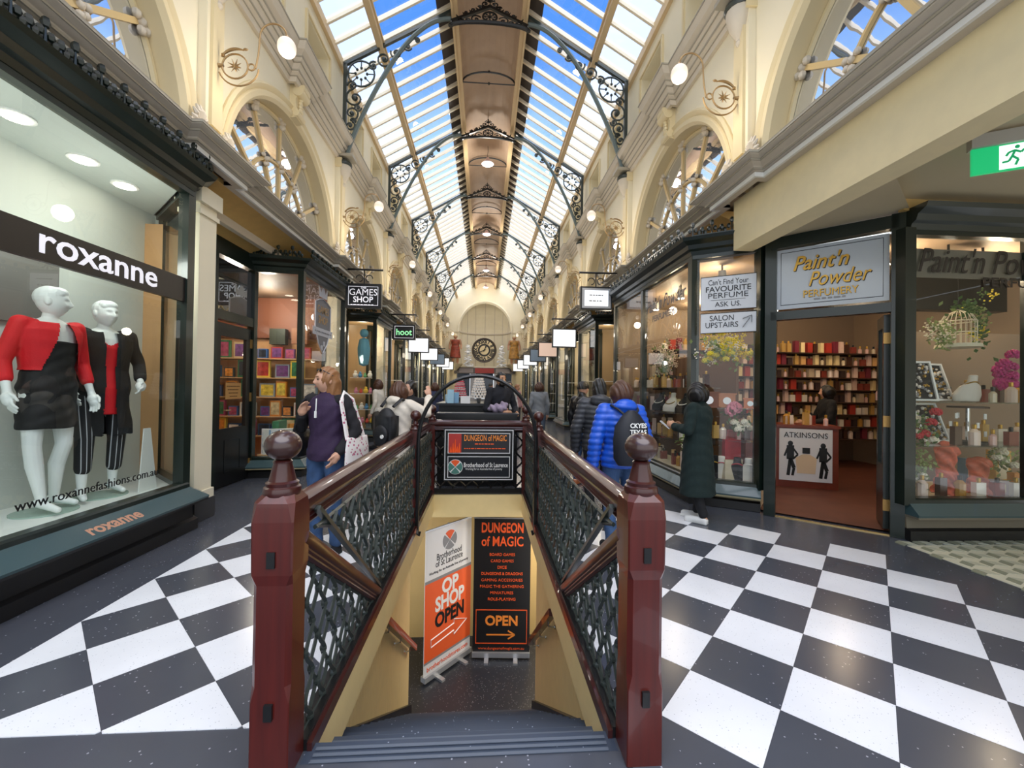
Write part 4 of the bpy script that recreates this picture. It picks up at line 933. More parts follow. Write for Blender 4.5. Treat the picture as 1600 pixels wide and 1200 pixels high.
# ---- perfumery, near right
TAUP = mat('taupe_wall', '8c7864', .6); BRF = mat('brown_carpet', '5f3324', .6, noise=.12, nscale=5); CEIL = mat('beige_ceiling', 'a58e78', .6)
pf = shopfront('shopfront', 'dark green perfumery front crowded with perfume and jewellery', [(2.8, 8.75), (2.8, 5.42), (3.48, 5.0)], 1, .3, 3.32, [(2.82, 8.75, .09), (2.82, 7.2, .09), (2.82, 5.45, .11), (3.48, 5.0, .13)], sillout=.13, ent=.2, plc=PLW, cut_mid=[(.465,)])
sd = thing('door_2', 'open dark green perfumery doorway with a glazed transom sign above', 'door', (0, 0, 0), kind='structure')
A, B = V((3.5, 4.86, 0)), V((4.36, 4.1, 0)); dd = (B-A).normalized(); dn = V((-dd.y, dd.x, 0))
DW = (B-A).length
def onD(u, z, d=0): p = A+dd*u-dn*0+V((dd.y, -dd.x, 0))*d; return (p.x, p.y, z)
MB().bar(onD(0, 0), onD(0, 3.36), .1, .12, tuple(dd)).bar(onD(DW, 0), onD(DW, 3.4), .12, .12, tuple(dd)).bar(onD(0, 2.42), onD(DW, 2.42), .1, .1).bar(onD(0, 3.3), onD(DW, 3.32), .12, .14).build('frame', GREEN, sd)
tp = MB().add([onD(.06, 2.5), onD(DW-.07, 2.5), onD(DW-.07, 3.22), onD(.06, 3.22)], [(0, 1, 2, 3)]).build('transom_pane', mat('silver_sign_glass', 'b9bfc6', .18, noise=.05, nscale=1.2, spec=.8), sd)
GLD = mat('gold_script', 'c79a3c', .3, metal=.5); DKB = mat('script_shadow', '2a2118', .5)
dr3 = (dd.x, dd.y, 0)
for off, m_ in ((.004, DKB), (.009, GLD)):
    q = .008 if m_ is DKB else 0
    text("Paint'n", .24, onD(DW*.42+q, 3.02-q, off), dr3, UP, m_, tp, width=.52, shear=.35, bold=.012)
    text("Powder", .24, onD(DW*.57+q, 2.82-q, off), dr3, UP, m_, tp, width=.56, shear=.35, bold=.012)
    text("PERFUMERY", .12, onD(DW*.5+q*.5, 2.655-q*.5, off), dr3, UP, m_, tp, width=.5, bold=.01)
pv = [onD(.1, 2.55, .003), onD(DW-.12, 2.55, .003), onD(DW-.12, 3.18, .003), onD(.1, 3.18, .003)]
MB().tube(pv, .004, 4, True).build('border_line', CHAR, tp); fine_print(.3, .03, onD(DW*.5, 2.59, .004), dr3, UP, GRP, tp)
# the folded-open door leaf
lf = thing('door_leaf', 'narrow dark green glazed door leaf folded open inside the perfumery', 'door', (4.34, 4.2, 0), R(52))
MB().box(.02, .1, -.025, .025, .04, 2.36).box(.36, .46, -.025, .025, .04, 2.36).box(.1, .36, -.025, .025, .04, .72).box(.1, .36, -.025, .025, 2.22, 2.36).build('stiles', GREEN, lf); MB().add([(.1, 0, .72), (.36, 0, .72), (.36, 0, 2.22), (.1, 0, 2.22)], [(0, 1, 2, 3)]).build('pane', GL, lf)
for z in (.3, 1.2, 2.1): MB().box(-.01, .02, -.04, .03, z-.06, z+.06).build('hinge', MATS['hinge_brass'], lf)
tag(MB().bar((3.5, 4.86, .0), (4.36, 4.1, .0), .03, .012).build('threshold_strip', mat('brass_strip', 'd9b878', .25, metal=.8)), 'shiny brass threshold strip across the perfumery doorway', 'threshold')
p2 = shopfront('shopfront', 'dark green corner window of the perfumery facing the stairs', [(4.36, 4.02), (7.4, 3.97)], 1, .38, 3.2, [(4.36, 4.03, .12), (5.72, 4.0, .08)], sillout=.14, ent=.22, plc=mat('plinth_grey_tan', '6b6352', .5), cresting=False, cut_mid=[(.45,)])
vb = MB().box(4.4, 7.2, 4.025, 4.03, 2.72, 3.02).build('taupe_fascia', mat('taupe_fascia', '6f685c', .5), p2)
text("Paint'n Powder", .36, (4.47, 3.995, 2.88), (1, 0, 0), UP, DKB, p2, shear=.35, bold=.012, align='LEFT', width=1.75)
text("PERFUMERY", .14, (5.2, 3.995, 2.68), (1, 0, 0), UP, DKB, p2, bold=.02, align='LEFT', width=1.0)
fine_print(.7, .045, (5.15, 3.93, .335), (1, 0, 0), (0, .74, .67), mat('dull_gold', '8c7a45', .4, metal=.4), p2)
pp_ = [(2.85, 8.7), (2.85, 5.45), (3.5, 5.05), (3.55, 4.95), (4.4, 4.2), (4.45, 4.05), (8.2, 4.0), (8.2, 8.7)]
room('perfumery', 'perfumery', None, (6, 7), None, .015, 3.24, pp_, TAUP, BRF, CEIL)
# side arcade: beam over the opening, ceiling and far wall
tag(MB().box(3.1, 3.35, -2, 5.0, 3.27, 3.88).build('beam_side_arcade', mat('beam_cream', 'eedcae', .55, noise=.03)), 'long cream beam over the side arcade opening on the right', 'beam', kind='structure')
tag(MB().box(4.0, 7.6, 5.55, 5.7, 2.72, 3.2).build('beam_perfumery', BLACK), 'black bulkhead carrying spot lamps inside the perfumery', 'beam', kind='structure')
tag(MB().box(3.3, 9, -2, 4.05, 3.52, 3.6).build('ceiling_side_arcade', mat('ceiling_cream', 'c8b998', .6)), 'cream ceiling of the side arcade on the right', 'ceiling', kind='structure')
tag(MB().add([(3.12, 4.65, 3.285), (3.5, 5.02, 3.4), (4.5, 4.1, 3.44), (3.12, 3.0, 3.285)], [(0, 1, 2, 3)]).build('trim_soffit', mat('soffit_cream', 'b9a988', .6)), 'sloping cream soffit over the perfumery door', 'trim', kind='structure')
tag(MB().box(4.3, 9, 3.99, 4.05, 3.4, 3.54).build('trim_side_arcade', YB), 'ochre band above the corner window', 'trim', kind='structure')
tag(MB().box(9, 9.1, -2, 4, 0, 3.5).build('wall_side_arcade', CREAM), 'cream end wall of the side arcade', 'wall', kind='structure')
ex = thing('exit_sign', 'green running man exit sign hanging in the side arcade', 'exit sign', (3.95, 2.85, 3.3), R(-30))
MB().box(-.24, .24, -.04, .04, .1, .2).build('housing', mat('exit_housing', 'a9a59c', .4), ex)
MB().box(-.23, .23, -.012, .012, -.1, .1).build('panel', emis('exit_green', '0f9a5c', .7), ex)
MB().box(-.08, .06, -.016, -.012, -.09, .09).build('white_field', emis('exit_white', 'e9f5ee', .6), ex)
EG = emis('exit_figure', '0d8a54', .5); rm = MB()
rm.ball((.015, -.017, .065), .014, 8, 6, (1, .2, 1))
for a_, b_ in (((.005, .045), (-.012, 0)), ((-.012, 0), (.02, -.03)), ((.02, -.03), (.005, -.07)), ((-.012, 0), (-.03, -.035)), ((-.03, -.035), (-.065, -.04)), ((.002, .04), (.035, .02)), ((.035, .02), (.05, .04)), ((.002, .04), (-.03, .03)), ((-.03, .03), (-.045, .005))):
    rm.bar((a_[0], -.017, a_[1]), (b_[0], -.017, b_[1]), .014, .003, (0, 1, 0))
rm.build('running_figure', EG, ex)
# white notices hung in the splayed pane
SA_, SB_ = V((2.86, 5.36, 0)), V((3.43, 5.01, 0)); sr = (SB_-SA_).normalized(); sn = V((sr.y, -sr.x, 0))
def notice(label, z0, z1, rows, extra=None):
    t = thing('window_notice', label, 'notice', (0, 0, 0)); c = (SA_+SB_)/2
    PL = lambda u, z, d: tuple(c+sr*u+sn*(.03+d)+V((0, 0, z)))
    w = (SB_-SA_).length/2-.015
    MB().prism([(-w, z0), (w, z0), (w, z1), (-w, z1)], PL, 0, .006).build('board', mat('notice_white', 'd3d5d8', .4), t)
    MB().tube([PL(u, v, .007) for u, v in ((-w, z0), (w, z0), (w, z1), (-w, z1))], .005, 4, True).build('edge', BLACK, t)
    for tx, sz, z, wd, bo_, u in rows: text(tx, sz, PL(u, z, .009), tuple(sr), UP, CHAR, t, width=wd, bold=bo_)
    return t, PL
t, PL = notice('white notice about finding a favourite perfume hung in the splayed pane', 2.56, 3.0, [("Can't Find Your", .1, 2.92, .46, .0, 0), ('FAVOURITE', .1, 2.83, .52, .01, 0), ('PERFUME', .1, 2.745, .46, .01, 0), ('ASK US.', .09, 2.63, .3, .0, 0)])
MB().bar(PL(-.2, 2.69, .009), PL(.2, 2.69, .009), .003, .006, tuple(sn)).build('underline', CHAR, t)
t, PL = notice('white salon upstairs notice with arrow below the perfume notice', 2.26, 2.52, [('SALON', .1, 2.45, .28, .0, -.07), ('UPSTAIRS', .1, 2.36, .38, .0, -.07)])
MB().bar(PL(.17, 2.32, .01), PL(.25, 2.44, .01), .003, .035, tuple(sn)).bar(PL(.17, 2.43, .01), PL(.27, 2.47, .01), .003, .03, tuple(sn)).bar(PL(.27, 2.47, .01), PL(.27, 2.38, .01), .003, .03, tuple(sn)).build('arrow', CHAR, t)
text("Paint'n Powder", .3, (2.79, 6.3, 2.9), (0, -1, 0), UP, FRO, pf, width=1.4, shear=.35); text('PERFUMERY', .14, (2.79, 6.35, 2.68), (0, -1, 0), UP, FRO, pf, width=.8)
for (x, y, z, w) in ((3.25, 5.6, 3.0, 14), (3.4, 7.2, 3.0, 16), (4.9, 4.6, 2.95, 14), (6.2, 4.6, 2.95, 14), (5.0, 6.0, 3.1, 16), (6.4, 7.0, 3.1, 18), (4.2, 7.9, 3.1, 16)): point((x, y, z), w, (1, .78, .52), .08)

# ---- further shops, one recess and one window per bay
INT = [mat('interior_%d' % i, c, .6) for i, c in enumerate(('b79a72', 'c2a98a', '8a8f90', 'a58c68', 'cfc0a0', '9a8a80'))]
def far_unit(s, y0, y1, yn, label, k):
    x = 3.0*s; r = 3.72*s
    path = [(r, y0-.1), (x, y0), (x, y1), (r, y1+.15)] if s < 0 else [(r, y1+.15), (x, y1), (x, y0), (r, y0-.1)]
    t = shopfront('shopfront', label, path, 1, .3, 3.3, [(x, y0, .09), (x, y1, .09), (r, y0-.1, .08), (r, y1+.15, .08)], sillout=.12, ent=.18, plc=PLW, group='shopfronts farther down the arcade')
    xb = s*5.2
    b = MB()
    for p, q in (((r, y1+.2), (xb, y1+.2)), ((xb, y1+.2), (xb, y0-.15)), ((xb, y0-.15), (r, y0-.15))): b.add([(p[0], p[1], 0), (q[0], q[1], 0), (q[0], q[1], 3.5), (p[0], p[1], 3.5)], [(0, 1, 2, 3)])
    # recess wall with a dark door to the next unit
    b.add([(r, y1+.2, 0), (r, yn-.1, 0), (r, yn-.1, 3.6), (r, y1+.2, 3.6)], [(0, 1, 2, 3)])
    b.add([(x, y0, 3.42), (x, y1, 3.42), (xb, y1, 3.42), (xb, y0, 3.42)], [(0, 1, 2, 3)])
    b.build('interior', INT[k % 6], t)
    d = MB().box(min(r, r-s*.06), max(r, r-s*.06), y1+.5, y1+.58, 0, 3.3).box(min(r, r-s*.06), max(r, r-s*.06), y1+1.4, y1+1.48, 0, 3.3).box(min(r, r-s*.06), max(r, r-s*.06), y1+.5, y1+1.48, 2.4, 2.5).box(min(r, r-s*.03), max(r, r-s*.03), y1+.58, y1+1.4, .02, .8).build('door_frame', GREEN, t)
    MB().add([(r-s*.02, y1+.58, .8), (r-s*.02, y1+1.4, .8), (r-s*.02, y1+1.4, 3.2), (r-s*.02, y1+.58, 3.2)], [(0, 1, 2, 3)]).build('door_glass', glass('dark_door_glass', mirror=.25, back='1d1c1a') if 'dark_door_glass' not in MATS else MATS['dark_door_glass'], d)
    sh = MB()
    for z in (.75, 1.25, 1.75): sh.box(min(s*3.1, s*4.2), max(s*3.1, s*4.2), y1-.05, y1+.1, z, z+.02)
    sh.build('shelves', WHITE, t)
    point((s*3.6, (y0+y1)/2, 2.9), 22, (1, .85, .66)); return t
FY = [(11.55, 13.35), (15.65, 17.4), (19.7, 21.5), (23.8, 25.5), (27.8, 29.4), (31.2, 32.6)]
for s in (-1, 1):
    for i, (a, b_) in enumerate(FY):
        yn = FY[i+1][0] if i < 5 else YE
        nm = 'left' if s < 0 else 'right'
        far_unit(s, a+(0 if s < 0 else -.55), b_+(0 if s < 0 else -.4), yn, 'dark green shopfront with bright window, %s unit down the %s side' % (ORD[i+1], nm), i+(0 if s < 0 else 3))
tag(MB().add([(-3.72, 9.3, 0), (-3.72, 11.45, 0), (-3.72, 11.45, 3.6), (-3.72, 9.3, 3.6)], [(0, 1, 2, 3)]).build('wall_recess_left', INT[1]), 'tan wall of the recess past the games shop', 'wall', kind='structure')
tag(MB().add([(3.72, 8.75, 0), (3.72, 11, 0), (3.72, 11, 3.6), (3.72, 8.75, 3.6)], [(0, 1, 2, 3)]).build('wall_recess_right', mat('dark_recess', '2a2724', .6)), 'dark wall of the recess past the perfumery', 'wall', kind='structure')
# ---- projecting signs
def hang(label, x0, x1, y, z0, z1, face, s, txt=(), lit=True, grp=None):
    t = thing('hanging_sign', label, 'hanging sign', ((x0+x1)/2, y, (z0+z1)/2), group=grp)
    w, h = (x1-x0)/2, (z1-z0)/2; xo = -s*0
    MB().box(-w, w, -.05, .05, -h, h).build('box', mat('sign_frame_black', '17181a', .35), t)
    f_ = MB().box(-w+.035, w-.035, -.056, -.05, -h+.035, h-.035).build('face', face, t)
    xw = s*3.05-(x0+x1)/2
    MB().tube([(-s*(w+.02), 0, h+.3), (xw, 0, h+.3)], .022, 6).build('bracket_arm', BLACK, t)
    m = MB().tube([(0, 0, h), (0, 0, h+.3)], .014, 5)
    for q in (-1, 1): m.tube([(q*(.1+.07*cos(a)), 0, h+.12+.07*sin(a)) for a in [2*pi*i/12 for i in range(10)]], .011, 5)
    m.build('scroll_hanger', BLACK, t)
    for tx, u, v, sz, wd, m_ in txt: text(tx, sz, (u, -.06, v), RT3, UP, m_, f_, width=wd, bold=.015)
    return t, w, h
NAVS = mat('sign_black_face', '15161c', .3)
t, w, h = hang('black hanging sign of the games shop with white lettering', -2.87, -2.15, 8.75, 3.1, 3.61, NAVS, -1, [('THE', 0, .165, .07, .12, WL), ('GAMES', 0, .07, .19, .56, WL), ('SHOP', 0, -.08, .17, .4, WL)])
fine_print(.5, .03, (0, -.06, -.185), RT3, UP, WL, t)
frame(MB(), -w+.06, w-.06, -h+.06, h-.06, -.056, .008).build('white_line', WL, t)
t, w, h = hang('black hanging sign with green hoot lettering', -2.74, -2.08, 12.6, 2.9, 3.36, NAVS, -1, [('hoot', 0, -.01, .26, .46, emis('mint_letters', '8fe0a0', .6))])
frame(MB(), -w+.05, w-.05, -h+.05, h-.05, -.056, .012).build('white_line', WL, t)
for i, (y, z) in enumerate(((16.2, 3.1), (19.3, 3.0), (22.6, 3.0), (25.6, 3.0), (29, 3.0))):
    hang('white lit hanging sign, %s down the left side' % ORD[i+2], -2.95, -2.15, y, z-.28, z+.3, SIGNW if i != 2 else mat('blue_sign', '8fa3b8', .4), -1, grp='white hanging signs')
t, w, h = hang('silver framed white hanging sign outside the perfumery', 1.98, 2.66, 8.6, 3.17, 3.66, mat('sign_silver', 'c4c8d0', .25, metal=.5), 1)
MB().box(-w+.09, w-.09, -.062, -.056, -h+.08, h-.08).build('lit_panel', SIGNW, t)
fine_print(.3, .03, (0, -.064, .06), RT3, UP, GRP, t); fine_print(.32, .035, (0, -.064, -.06), RT3, UP, GRP, t)
for i, (y, z) in enumerate(((12.6, 3.05), (15.9, 3.0), (18.8, 3.0), (22, 3.0), (26, 3.0), (30, 3.))):
    hang('lit hanging sign, %s down the right side' % ORD[i+1], 2.05, 2.8, y, z-.28, z+.3, SIGNW if i not in (1, 2) else mat(('peach_sign', 'blue_sign')[i-1], ('e9c9b4', '8fa3b8')[i-1], .4, emit=.3), 1, grp='white hanging signs')
# ================================================================ FIGURES
SKIN = mat('skin', 'c99a80', .5, noise=.05); SKIN2 = mat('skin_olive', 'b98a6a', .5, noise=.05); MANN = mat('mannequin_white', 'e6ebe8', .3)
HAIRB = mat('black_hair', '14110f', .4, noise=.3, nscale=30, stretch=(20, 20, 2)); HAIRN = mat('brown_hair', '4a2c1c', .45, noise=.3, nscale=30, stretch=(20, 20, 2)); HAIRF = mat('fair_hair', '8a5f3a', .45, noise=.3, nscale=30, stretch=(20, 20, 2))
JEAN = mat('blue_denim', '2f4a70', .8, noise=.25, nscale=9, bump=.2, bscale=200); BLKC = mat('black_cloth', '131316', .85, noise=.2, nscale=12, bump=.3, bscale=60)
J0 = dict(sh=(.175, 0, 1.40), el=(.235, -.03, 1.13), wr=(.25, .06, .88), hip=(.088, 0, .92), kn=(.1, .015, .49), an=(.1, -.02, .085), toe=(.11, .15, .03))
def joints(h, pose):
    k = h/1.7; J = {}
    for n, p in J0.items():
        J[n+'R'] = V(p); J[n+'L'] = V((-p[0], p[1], p[2]))
    for n, p in pose.items():
        if n in J: J[n] = V(p)
    return {n: p*k for n, p in J.items()}, k
TOR = [(.86, .155, .115), (.93, .168, .122), (1.0, .155, .112), (1.08, .138, .1), (1.18, .148, .11), (1.28, .165, .12), (1.36, .172, .108), (1.42, .13, .085), (1.46, .06, .058)]
def torso(mb, k, g=0., z0=0., z1=9., gz=None, n=20):
    rings = []
    for z, a, b in TOR:
        if z0 <= z <= z1:
            q = g+(gz(z) if gz else 0); rings.append([((a*k+q)*cos(2*pi*i/n), (b*k+q)*sin(2*pi*i/n), z*k) for i in range(n)])
    return mb.loft(rings)
def hand(mb, wr, d, side, k, palm):
    d = V(d).normalized(); palm = V(palm); palm = (palm-d*palm.dot(d)).normalized(); x = d.cross(palm).normalized()
    c = wr+d*.045*k
    mb.ball(c, .04*k, 12, 8, (1, 1, 1)); mb.cap(wr, wr+d*.075*k, .026*k, .034*k, 10)
    for i, (u, l) in enumerate(((-.03, .062), (-.01, .074), (.01, .07), (.029, .054))):
        b = wr+d*.085*k+x*u*k; m_ = b+d*l*.5*k+palm*.006*k; e = b+d*l*k+palm*.026*k
        mb.chain([b-d*.02*k, m_, e], [.0105*k, .0098*k, .008*k], 8)
    t0 = wr+d*.03*k+x*.03*k*side; mb.chain([t0, t0+(d*.03+x*.022*side+palm*.012)*k, t0+(d*.062+x*.022*side+palm*.025)*k], [.014*k, .011*k, .009*k], 8)
def headmesh(mb, c, k, yaw=0., tilt=0., male=False, s=1.):
    n, m = 40, 30; vs = []; fs = []; Q = M.Rotation(yaw, 3, 'Z') @ M.Rotation(tilt, 3, 'X')
    for j in range(m+1):
        t = pi*j/m
        for i in range(n):
            a = 2*pi*i/n; x, y, z = sin(t)*cos(a), sin(t)*sin(a), cos(t)
            px, py, pz = x*.076, y*.094, z*.116
            if z < 0: px *= 1-.22*z*z; py *= (1-.12*z*z) if y > 0 else (1-.35*z*z)
            if y > 0:
                G = lambda u, w, su, sw: math.exp(-((x-u)/su)**2-((z-w)/sw)**2)
                py += .026*G(0, -.2, .13, .17)+.008*G(0, .02, .1, .2)+.005*G(0, -.52, .25, .08)+.010*G(0, -.86, .3, .2)
                py -= .011*G(.4, .06, .2, .13)+.011*G(-.4, .06, .2, .13)+.004*G(0, -.38, .3, .05)
                py += .004*(G(.38, .24, .25, .08)+G(-.38, .24, .25, .08))+.004*(G(.5, -.22, .2, .2)+G(-.5, -.22, .2, .2))
            vs.append(c+Q @ (V((px, py, pz))*k*s))
    for j in range(m): fs += [(j*n+i, j*n+(i+1) % n, (j+1)*n+(i+1) % n, (j+1)*n+i) for i in range(n)]
    mb.add(vs, fs)
    for sg in (-1, 1): mb.ball(c+Q @ (V((sg*.078, -.008, -.005))*k*s), .026*k*s, 8, 6, (.35, .8, 1.15), Q)
    return Q
def hdir(v): v = V(v); return v.normalized() if v.length else V((0, 0, -1))
def person(label, loc, rz, h, pose=None, skin=None, hair='bob', hairm=None, top=None, topm=None, sleevem=None, pants=None, shoe=None, yaw=0., tilt=0., vox=.011, face=False, coat=None, puff=False, name='person', cat='person', bodyvox=None, male=False, hood=False, veil=False):
    pose = pose or {}; J, k = joints(h, pose); t = thing(name, label, cat, loc, rz)
    hc = V((0, .02, 1.585))*k+V(pose.get('hoff', (0, 0, 0))); b = MB()
    Q = headmesh(b, hc, k, yaw, tilt)
    b.cap(V((0, -.005, 1.42))*k, hc+V((0, -.01, -.07))*k, .056*k, .05*k, 14); torso(b, k, -.012)
    for s in 'RL':
        sg = 1 if s == 'R' else -1
        b.chain([V((sg*.11, 0, 1.40))*k, J['sh'+s], J['el'+s], J['wr'+s]], [.05*k, .05*k, .038*k, .025*k])
        hd = pose.get('hd'+s); d = hdir(hd) if hd else hdir(J['wr'+s]-J['el'+s])
        hand(b, J['wr'+s], d, sg, k, pose.get('palm'+s, (-sg, .3, 0)))
        b.chain([J['hip'+s], J['kn'+s], J['an'+s]], [.085*k, .052*k, .036*k]); b.chain([J['an'+s]-V((0, .02, .03))*k, J['toe'+s]], [.038*k, .026*k])
    link('body', fuse(b, skin or SKIN, bodyvox or vox*.75, 2, name='body'), t)
    if face:
        for sg in (-1, 1):
            p = hc+Q @ (V((sg*.03, .083, .008))*k); MB().ball(p, .011*k, 8, 6, (1.3, .6, .7), Q).build('eye', mat('eye_dark', '2a201c', .2), t, True)
            MB().tube([hc+Q @ (V((sg*(.012+.018*i), .094-.006*i, .03+.004*sin(i*1.5)))*k) for i in range(3)], .0035*k, 5).build('eyebrow', hairm, t)
        MB().ball(hc+Q @ (V((0, .094, -.061))*k), .02*k, 10, 6, (1, .35, .32), Q).build('lips', mat('lips', 'a0564c', .5), t, True)
    if hair:
        g = MB(); g.ball(hc+Q @ (V((0, -.014, .018))*k), .1*k, 20, 14, (.9, 1.06, 1.1), Q)
        if hair == 'bob': g.ball(hc+Q @ (V((0, -.02, -.03))*k), .122*k, 18, 12, (1.06, 1.0, 1.08), Q)
        if hair == 'long': g.cap(hc+Q @ (V((0, -.045, -.02))*k), hc+Q @ (V((0, -.07, -.24))*k), .085*k, .065*k, 14)
        if hair == 'fluffy': g.ball(hc+Q @ (V((0, -.03, .0))*k), .115*k, 18, 12, (1.05, 1, 1), Q).ball(hc+Q @ (V((0, -.04, -.08))*k), .09*k, 14, 10, (1.1, .9, .8), Q)
        Qi = Q.transposed(); low = {'short': -.01, 'bob': -.14, 'long': -.35, 'fluffy': -.15}[hair]
        def cut(c, n_):
            p = (Qi @ (c-hc))/k
            return (not veil and p.y > (.05 if face else .075) and p.z < .07 and abs(p.x) < .062) or (p.y > .02 and p.z < -.0 and hair == 'short') or p.z < low
        random.seed(3)
        link('hair', fuse(g, hairm, .008, 2, cut, 'hair', lambda c, n_: c+n_*.004*sin(c.x*160+c.z*40)), t)
    if topm:
        z0 = coat if coat else .86
        g = MB(); fl_ = (lambda z: .02+max(0, 1.05-z)*.06) if coat else (lambda z: .022)
        if coat:
            n = 20; lo = [[((.165*k+.045+(.9-z)*.07)*cos(2*pi*i/n), (.12*k+.045+(.9-z)*.06)*sin(2*pi*i/n), z*k) for i in range(n)] for z in (coat, .6, .86)]
            lo += [[((a*k+.042)*cos(2*pi*i/n), (b_*k+.042)*sin(2*pi*i/n), z*k) for i in range(n)] for z, a, b_ in TOR[1:-1]]
            g.loft(lo)
        else: torso(g, k, .012, 0, 9, lambda z: .016 if puff else .004)
        sv = g if sleevem is None else MB()
        for s in 'RL':
            sg = 1 if s == 'R' else -1; e = pose.get('sleeve', .93); w = J['el'+s].lerp(J['wr'+s], e); r_ = .014 if puff or coat else .006
            sv.chain([V((sg*.1, 0, 1.39))*k, J['sh'+s], J['el'+s], w], [.06*k+r_, .058*k+r_, .047*k+r_, .037*k+r_])
        if hood: g.ball(V((0, -.1, 1.45))*k, .1*k, 14, 10, (1.15, .7, .65))
        g.cap(V((0, -.012, 1.42))*k, V((0, -.012, 1.475))*k, .075*k, .072*k, 14)
        dsp = (lambda c, n_: c+n_*(.012*abs(sin(c.z*pi/.055+.6*sin(c.x*9)))**.7)) if puff else (lambda c, n_: c+n_*.003*sin(c.z*50+c.x*40+c.y*30))
        link(top or 'jacket', fuse(g, topm, vox, 2, None, top or 'jacket', dsp), t)
        if sleevem: link('sleeves', fuse(sv, sleevem, vox, 2, None, 'sleeves', dsp), t)
    if pants:
        g = MB(); torso(g, k, .006, 0, 1.06)
        for s in 'RL': g.chain([J['hip'+s], J['kn'+s], J['an'+s]+V((0, 0, .03))*k], [.1*k, .068*k, .055*k])
        link('trousers', fuse(g, pants, vox, 2, None, 'trousers', lambda c, n_: c+n_*.003*sin(c.z*45+c.x*60)), t)
    if shoe:
        for s in 'RL':
            g = MB(); a, q = J['an'+s], J['toe'+s]; g.chain([V((a.x, a.y-.015, .045*k)), V((q.x, q.y, .036*k))], [.046*k, .04*k]); g.box(a.x-.04, a.x+.045, a.y-.05, q.y+.03, 0, .02)
            link('shoe', fuse(g, shoe, .009, 2, None, 'shoe'), t)
    return t, J, k, hc, Q
def backpack(t, k, m, c=(0, -.2, 1.15), sz=(.15, .09, .22)):
    g = MB(); g.ball(V(c)*k, 1, 20, 14, sz); g.box(c[0]*k-sz[0]*.8, c[0]*k+sz[0]*.8, c[1]*k-sz[1]*.75, c[1]*k+sz[1]*.8, c[2]*k-sz[2]*.9, c[2]*k+sz[2]*.6)
    return g
WHSH = mat('white_shoe', 'dadad6', .5)
# green coat
t, J, k, hc, Q = person('person with black bob in a long dark green coat looking at a phone', (2.48, 4.66, 0), .75, 1.59, dict(elR=(.27, .02, 1.13), wrR=(.15, .25, 1.13), elL=(-.26, .02, 1.13), wrL=(-.12, .25, 1.15), hdR=(-.4, .8, .3), hdL=(.4, .8, .3), anR=(.09, .03, .085), toeR=(.1, .2, .03), anL=(-.09, -.1, .085), toeL=(-.1, .08, .03)), SKIN2, 'bob', HAIRB, 'long_coat', mat('dark_green_wool', '0f2220', .9, noise=.15, nscale=40, bump=.4, bscale=150), None, BLKC, WHSH, tilt=-.35, yaw=-.55, coat=.33, veil=True)
ph = tag(MB().box(-.036, .036, -.005, .005, -.07, .07).build('phone', mat('phone_silver', 'c8ccd0', .25)), 'silver phone held by the person in the green coat', 'phone'); ph.location = (2.46-.29, 4.66+.185, 1.09); ph.rotation_euler = (R(-50), 0, 1.0)
# blue puffer
t, J, k, hc, Q = person('person with brown hair in a bright blue puffer jacket seen from behind', (1.27, 3.78, 0), .1, 1.58, dict(elR=(.27, -.02, 1.1), wrR=(.27, .05, .86), elL=(-.27, -.02, 1.1), wrL=(-.28, .04, .84)), SKIN, 'fluffy', HAIRN, 'puffer_jacket', mat('blue_nylon', '1d55c4', .35, noise=.12, nscale=14), None, JEAN, BLKC, puff=True, vox=.012, hood=True)
bp = thing('backpack', 'navy drawstring backpack worn over the blue puffer jacket', 'backpack', (1.27, 3.78, 0), .1)
NV = mat('navy_nylon', '12151f', .6, noise=.15)
g = MB(); g.loft([[(a*cos(2*pi*i/16), -.215+b_*sin(2*pi*i/16), z) for i in range(16)] for z, a, b_ in ((.84, .12, .05), (.9, .16, .08), (1.05, .165, .09), (1.18, .15, .085), (1.28, .08, .05), (1.32, .03, .03))]); g.build('bag', NV, bp, True)
for sg in (-1, 1): MB().tube([(sg*.03, -.2, 1.26), (sg*.09, -.16, 1.32), (sg*.12, -.06, 1.36), (sg*.13, .06, 1.3)], .012, 6).build('strap', NV, bp)
text('CKYES\nTEXAS', .055, (.02, -.312, 1.165), (1, .0, 0), UP, WHITE, bp, width=.15, bold=.02)
# grey puffer
person('person with black hair in a charcoal puffer jacket seen from behind', (1.3, 4.62, 0), -.15, 1.62, dict(elL=(-.27, -.03, 1.1), wrL=(-.27, .05, .84)), SKIN2, 'long', HAIRB, 'puffer_jacket', mat('charcoal_nylon', '33353a', .45, noise=.12, nscale=14), None, BLKC, BLKC, puff=True, vox=.013, hood=True)
# leather jacket
person('person in a black leather jacket and jeans facing the shop windows', (1.55, 6.45, 0), -.9, 1.62, dict(kneeR=(0, 0, 0)), SKIN, 'short', HAIRB, 'leather_jacket', mat('black_leather', '17181a', .3, noise=.2, nscale=15, bump=.3, bscale=20), None, JEAN, mat('tan_shoe', '9a5a34', .5), vox=.014)
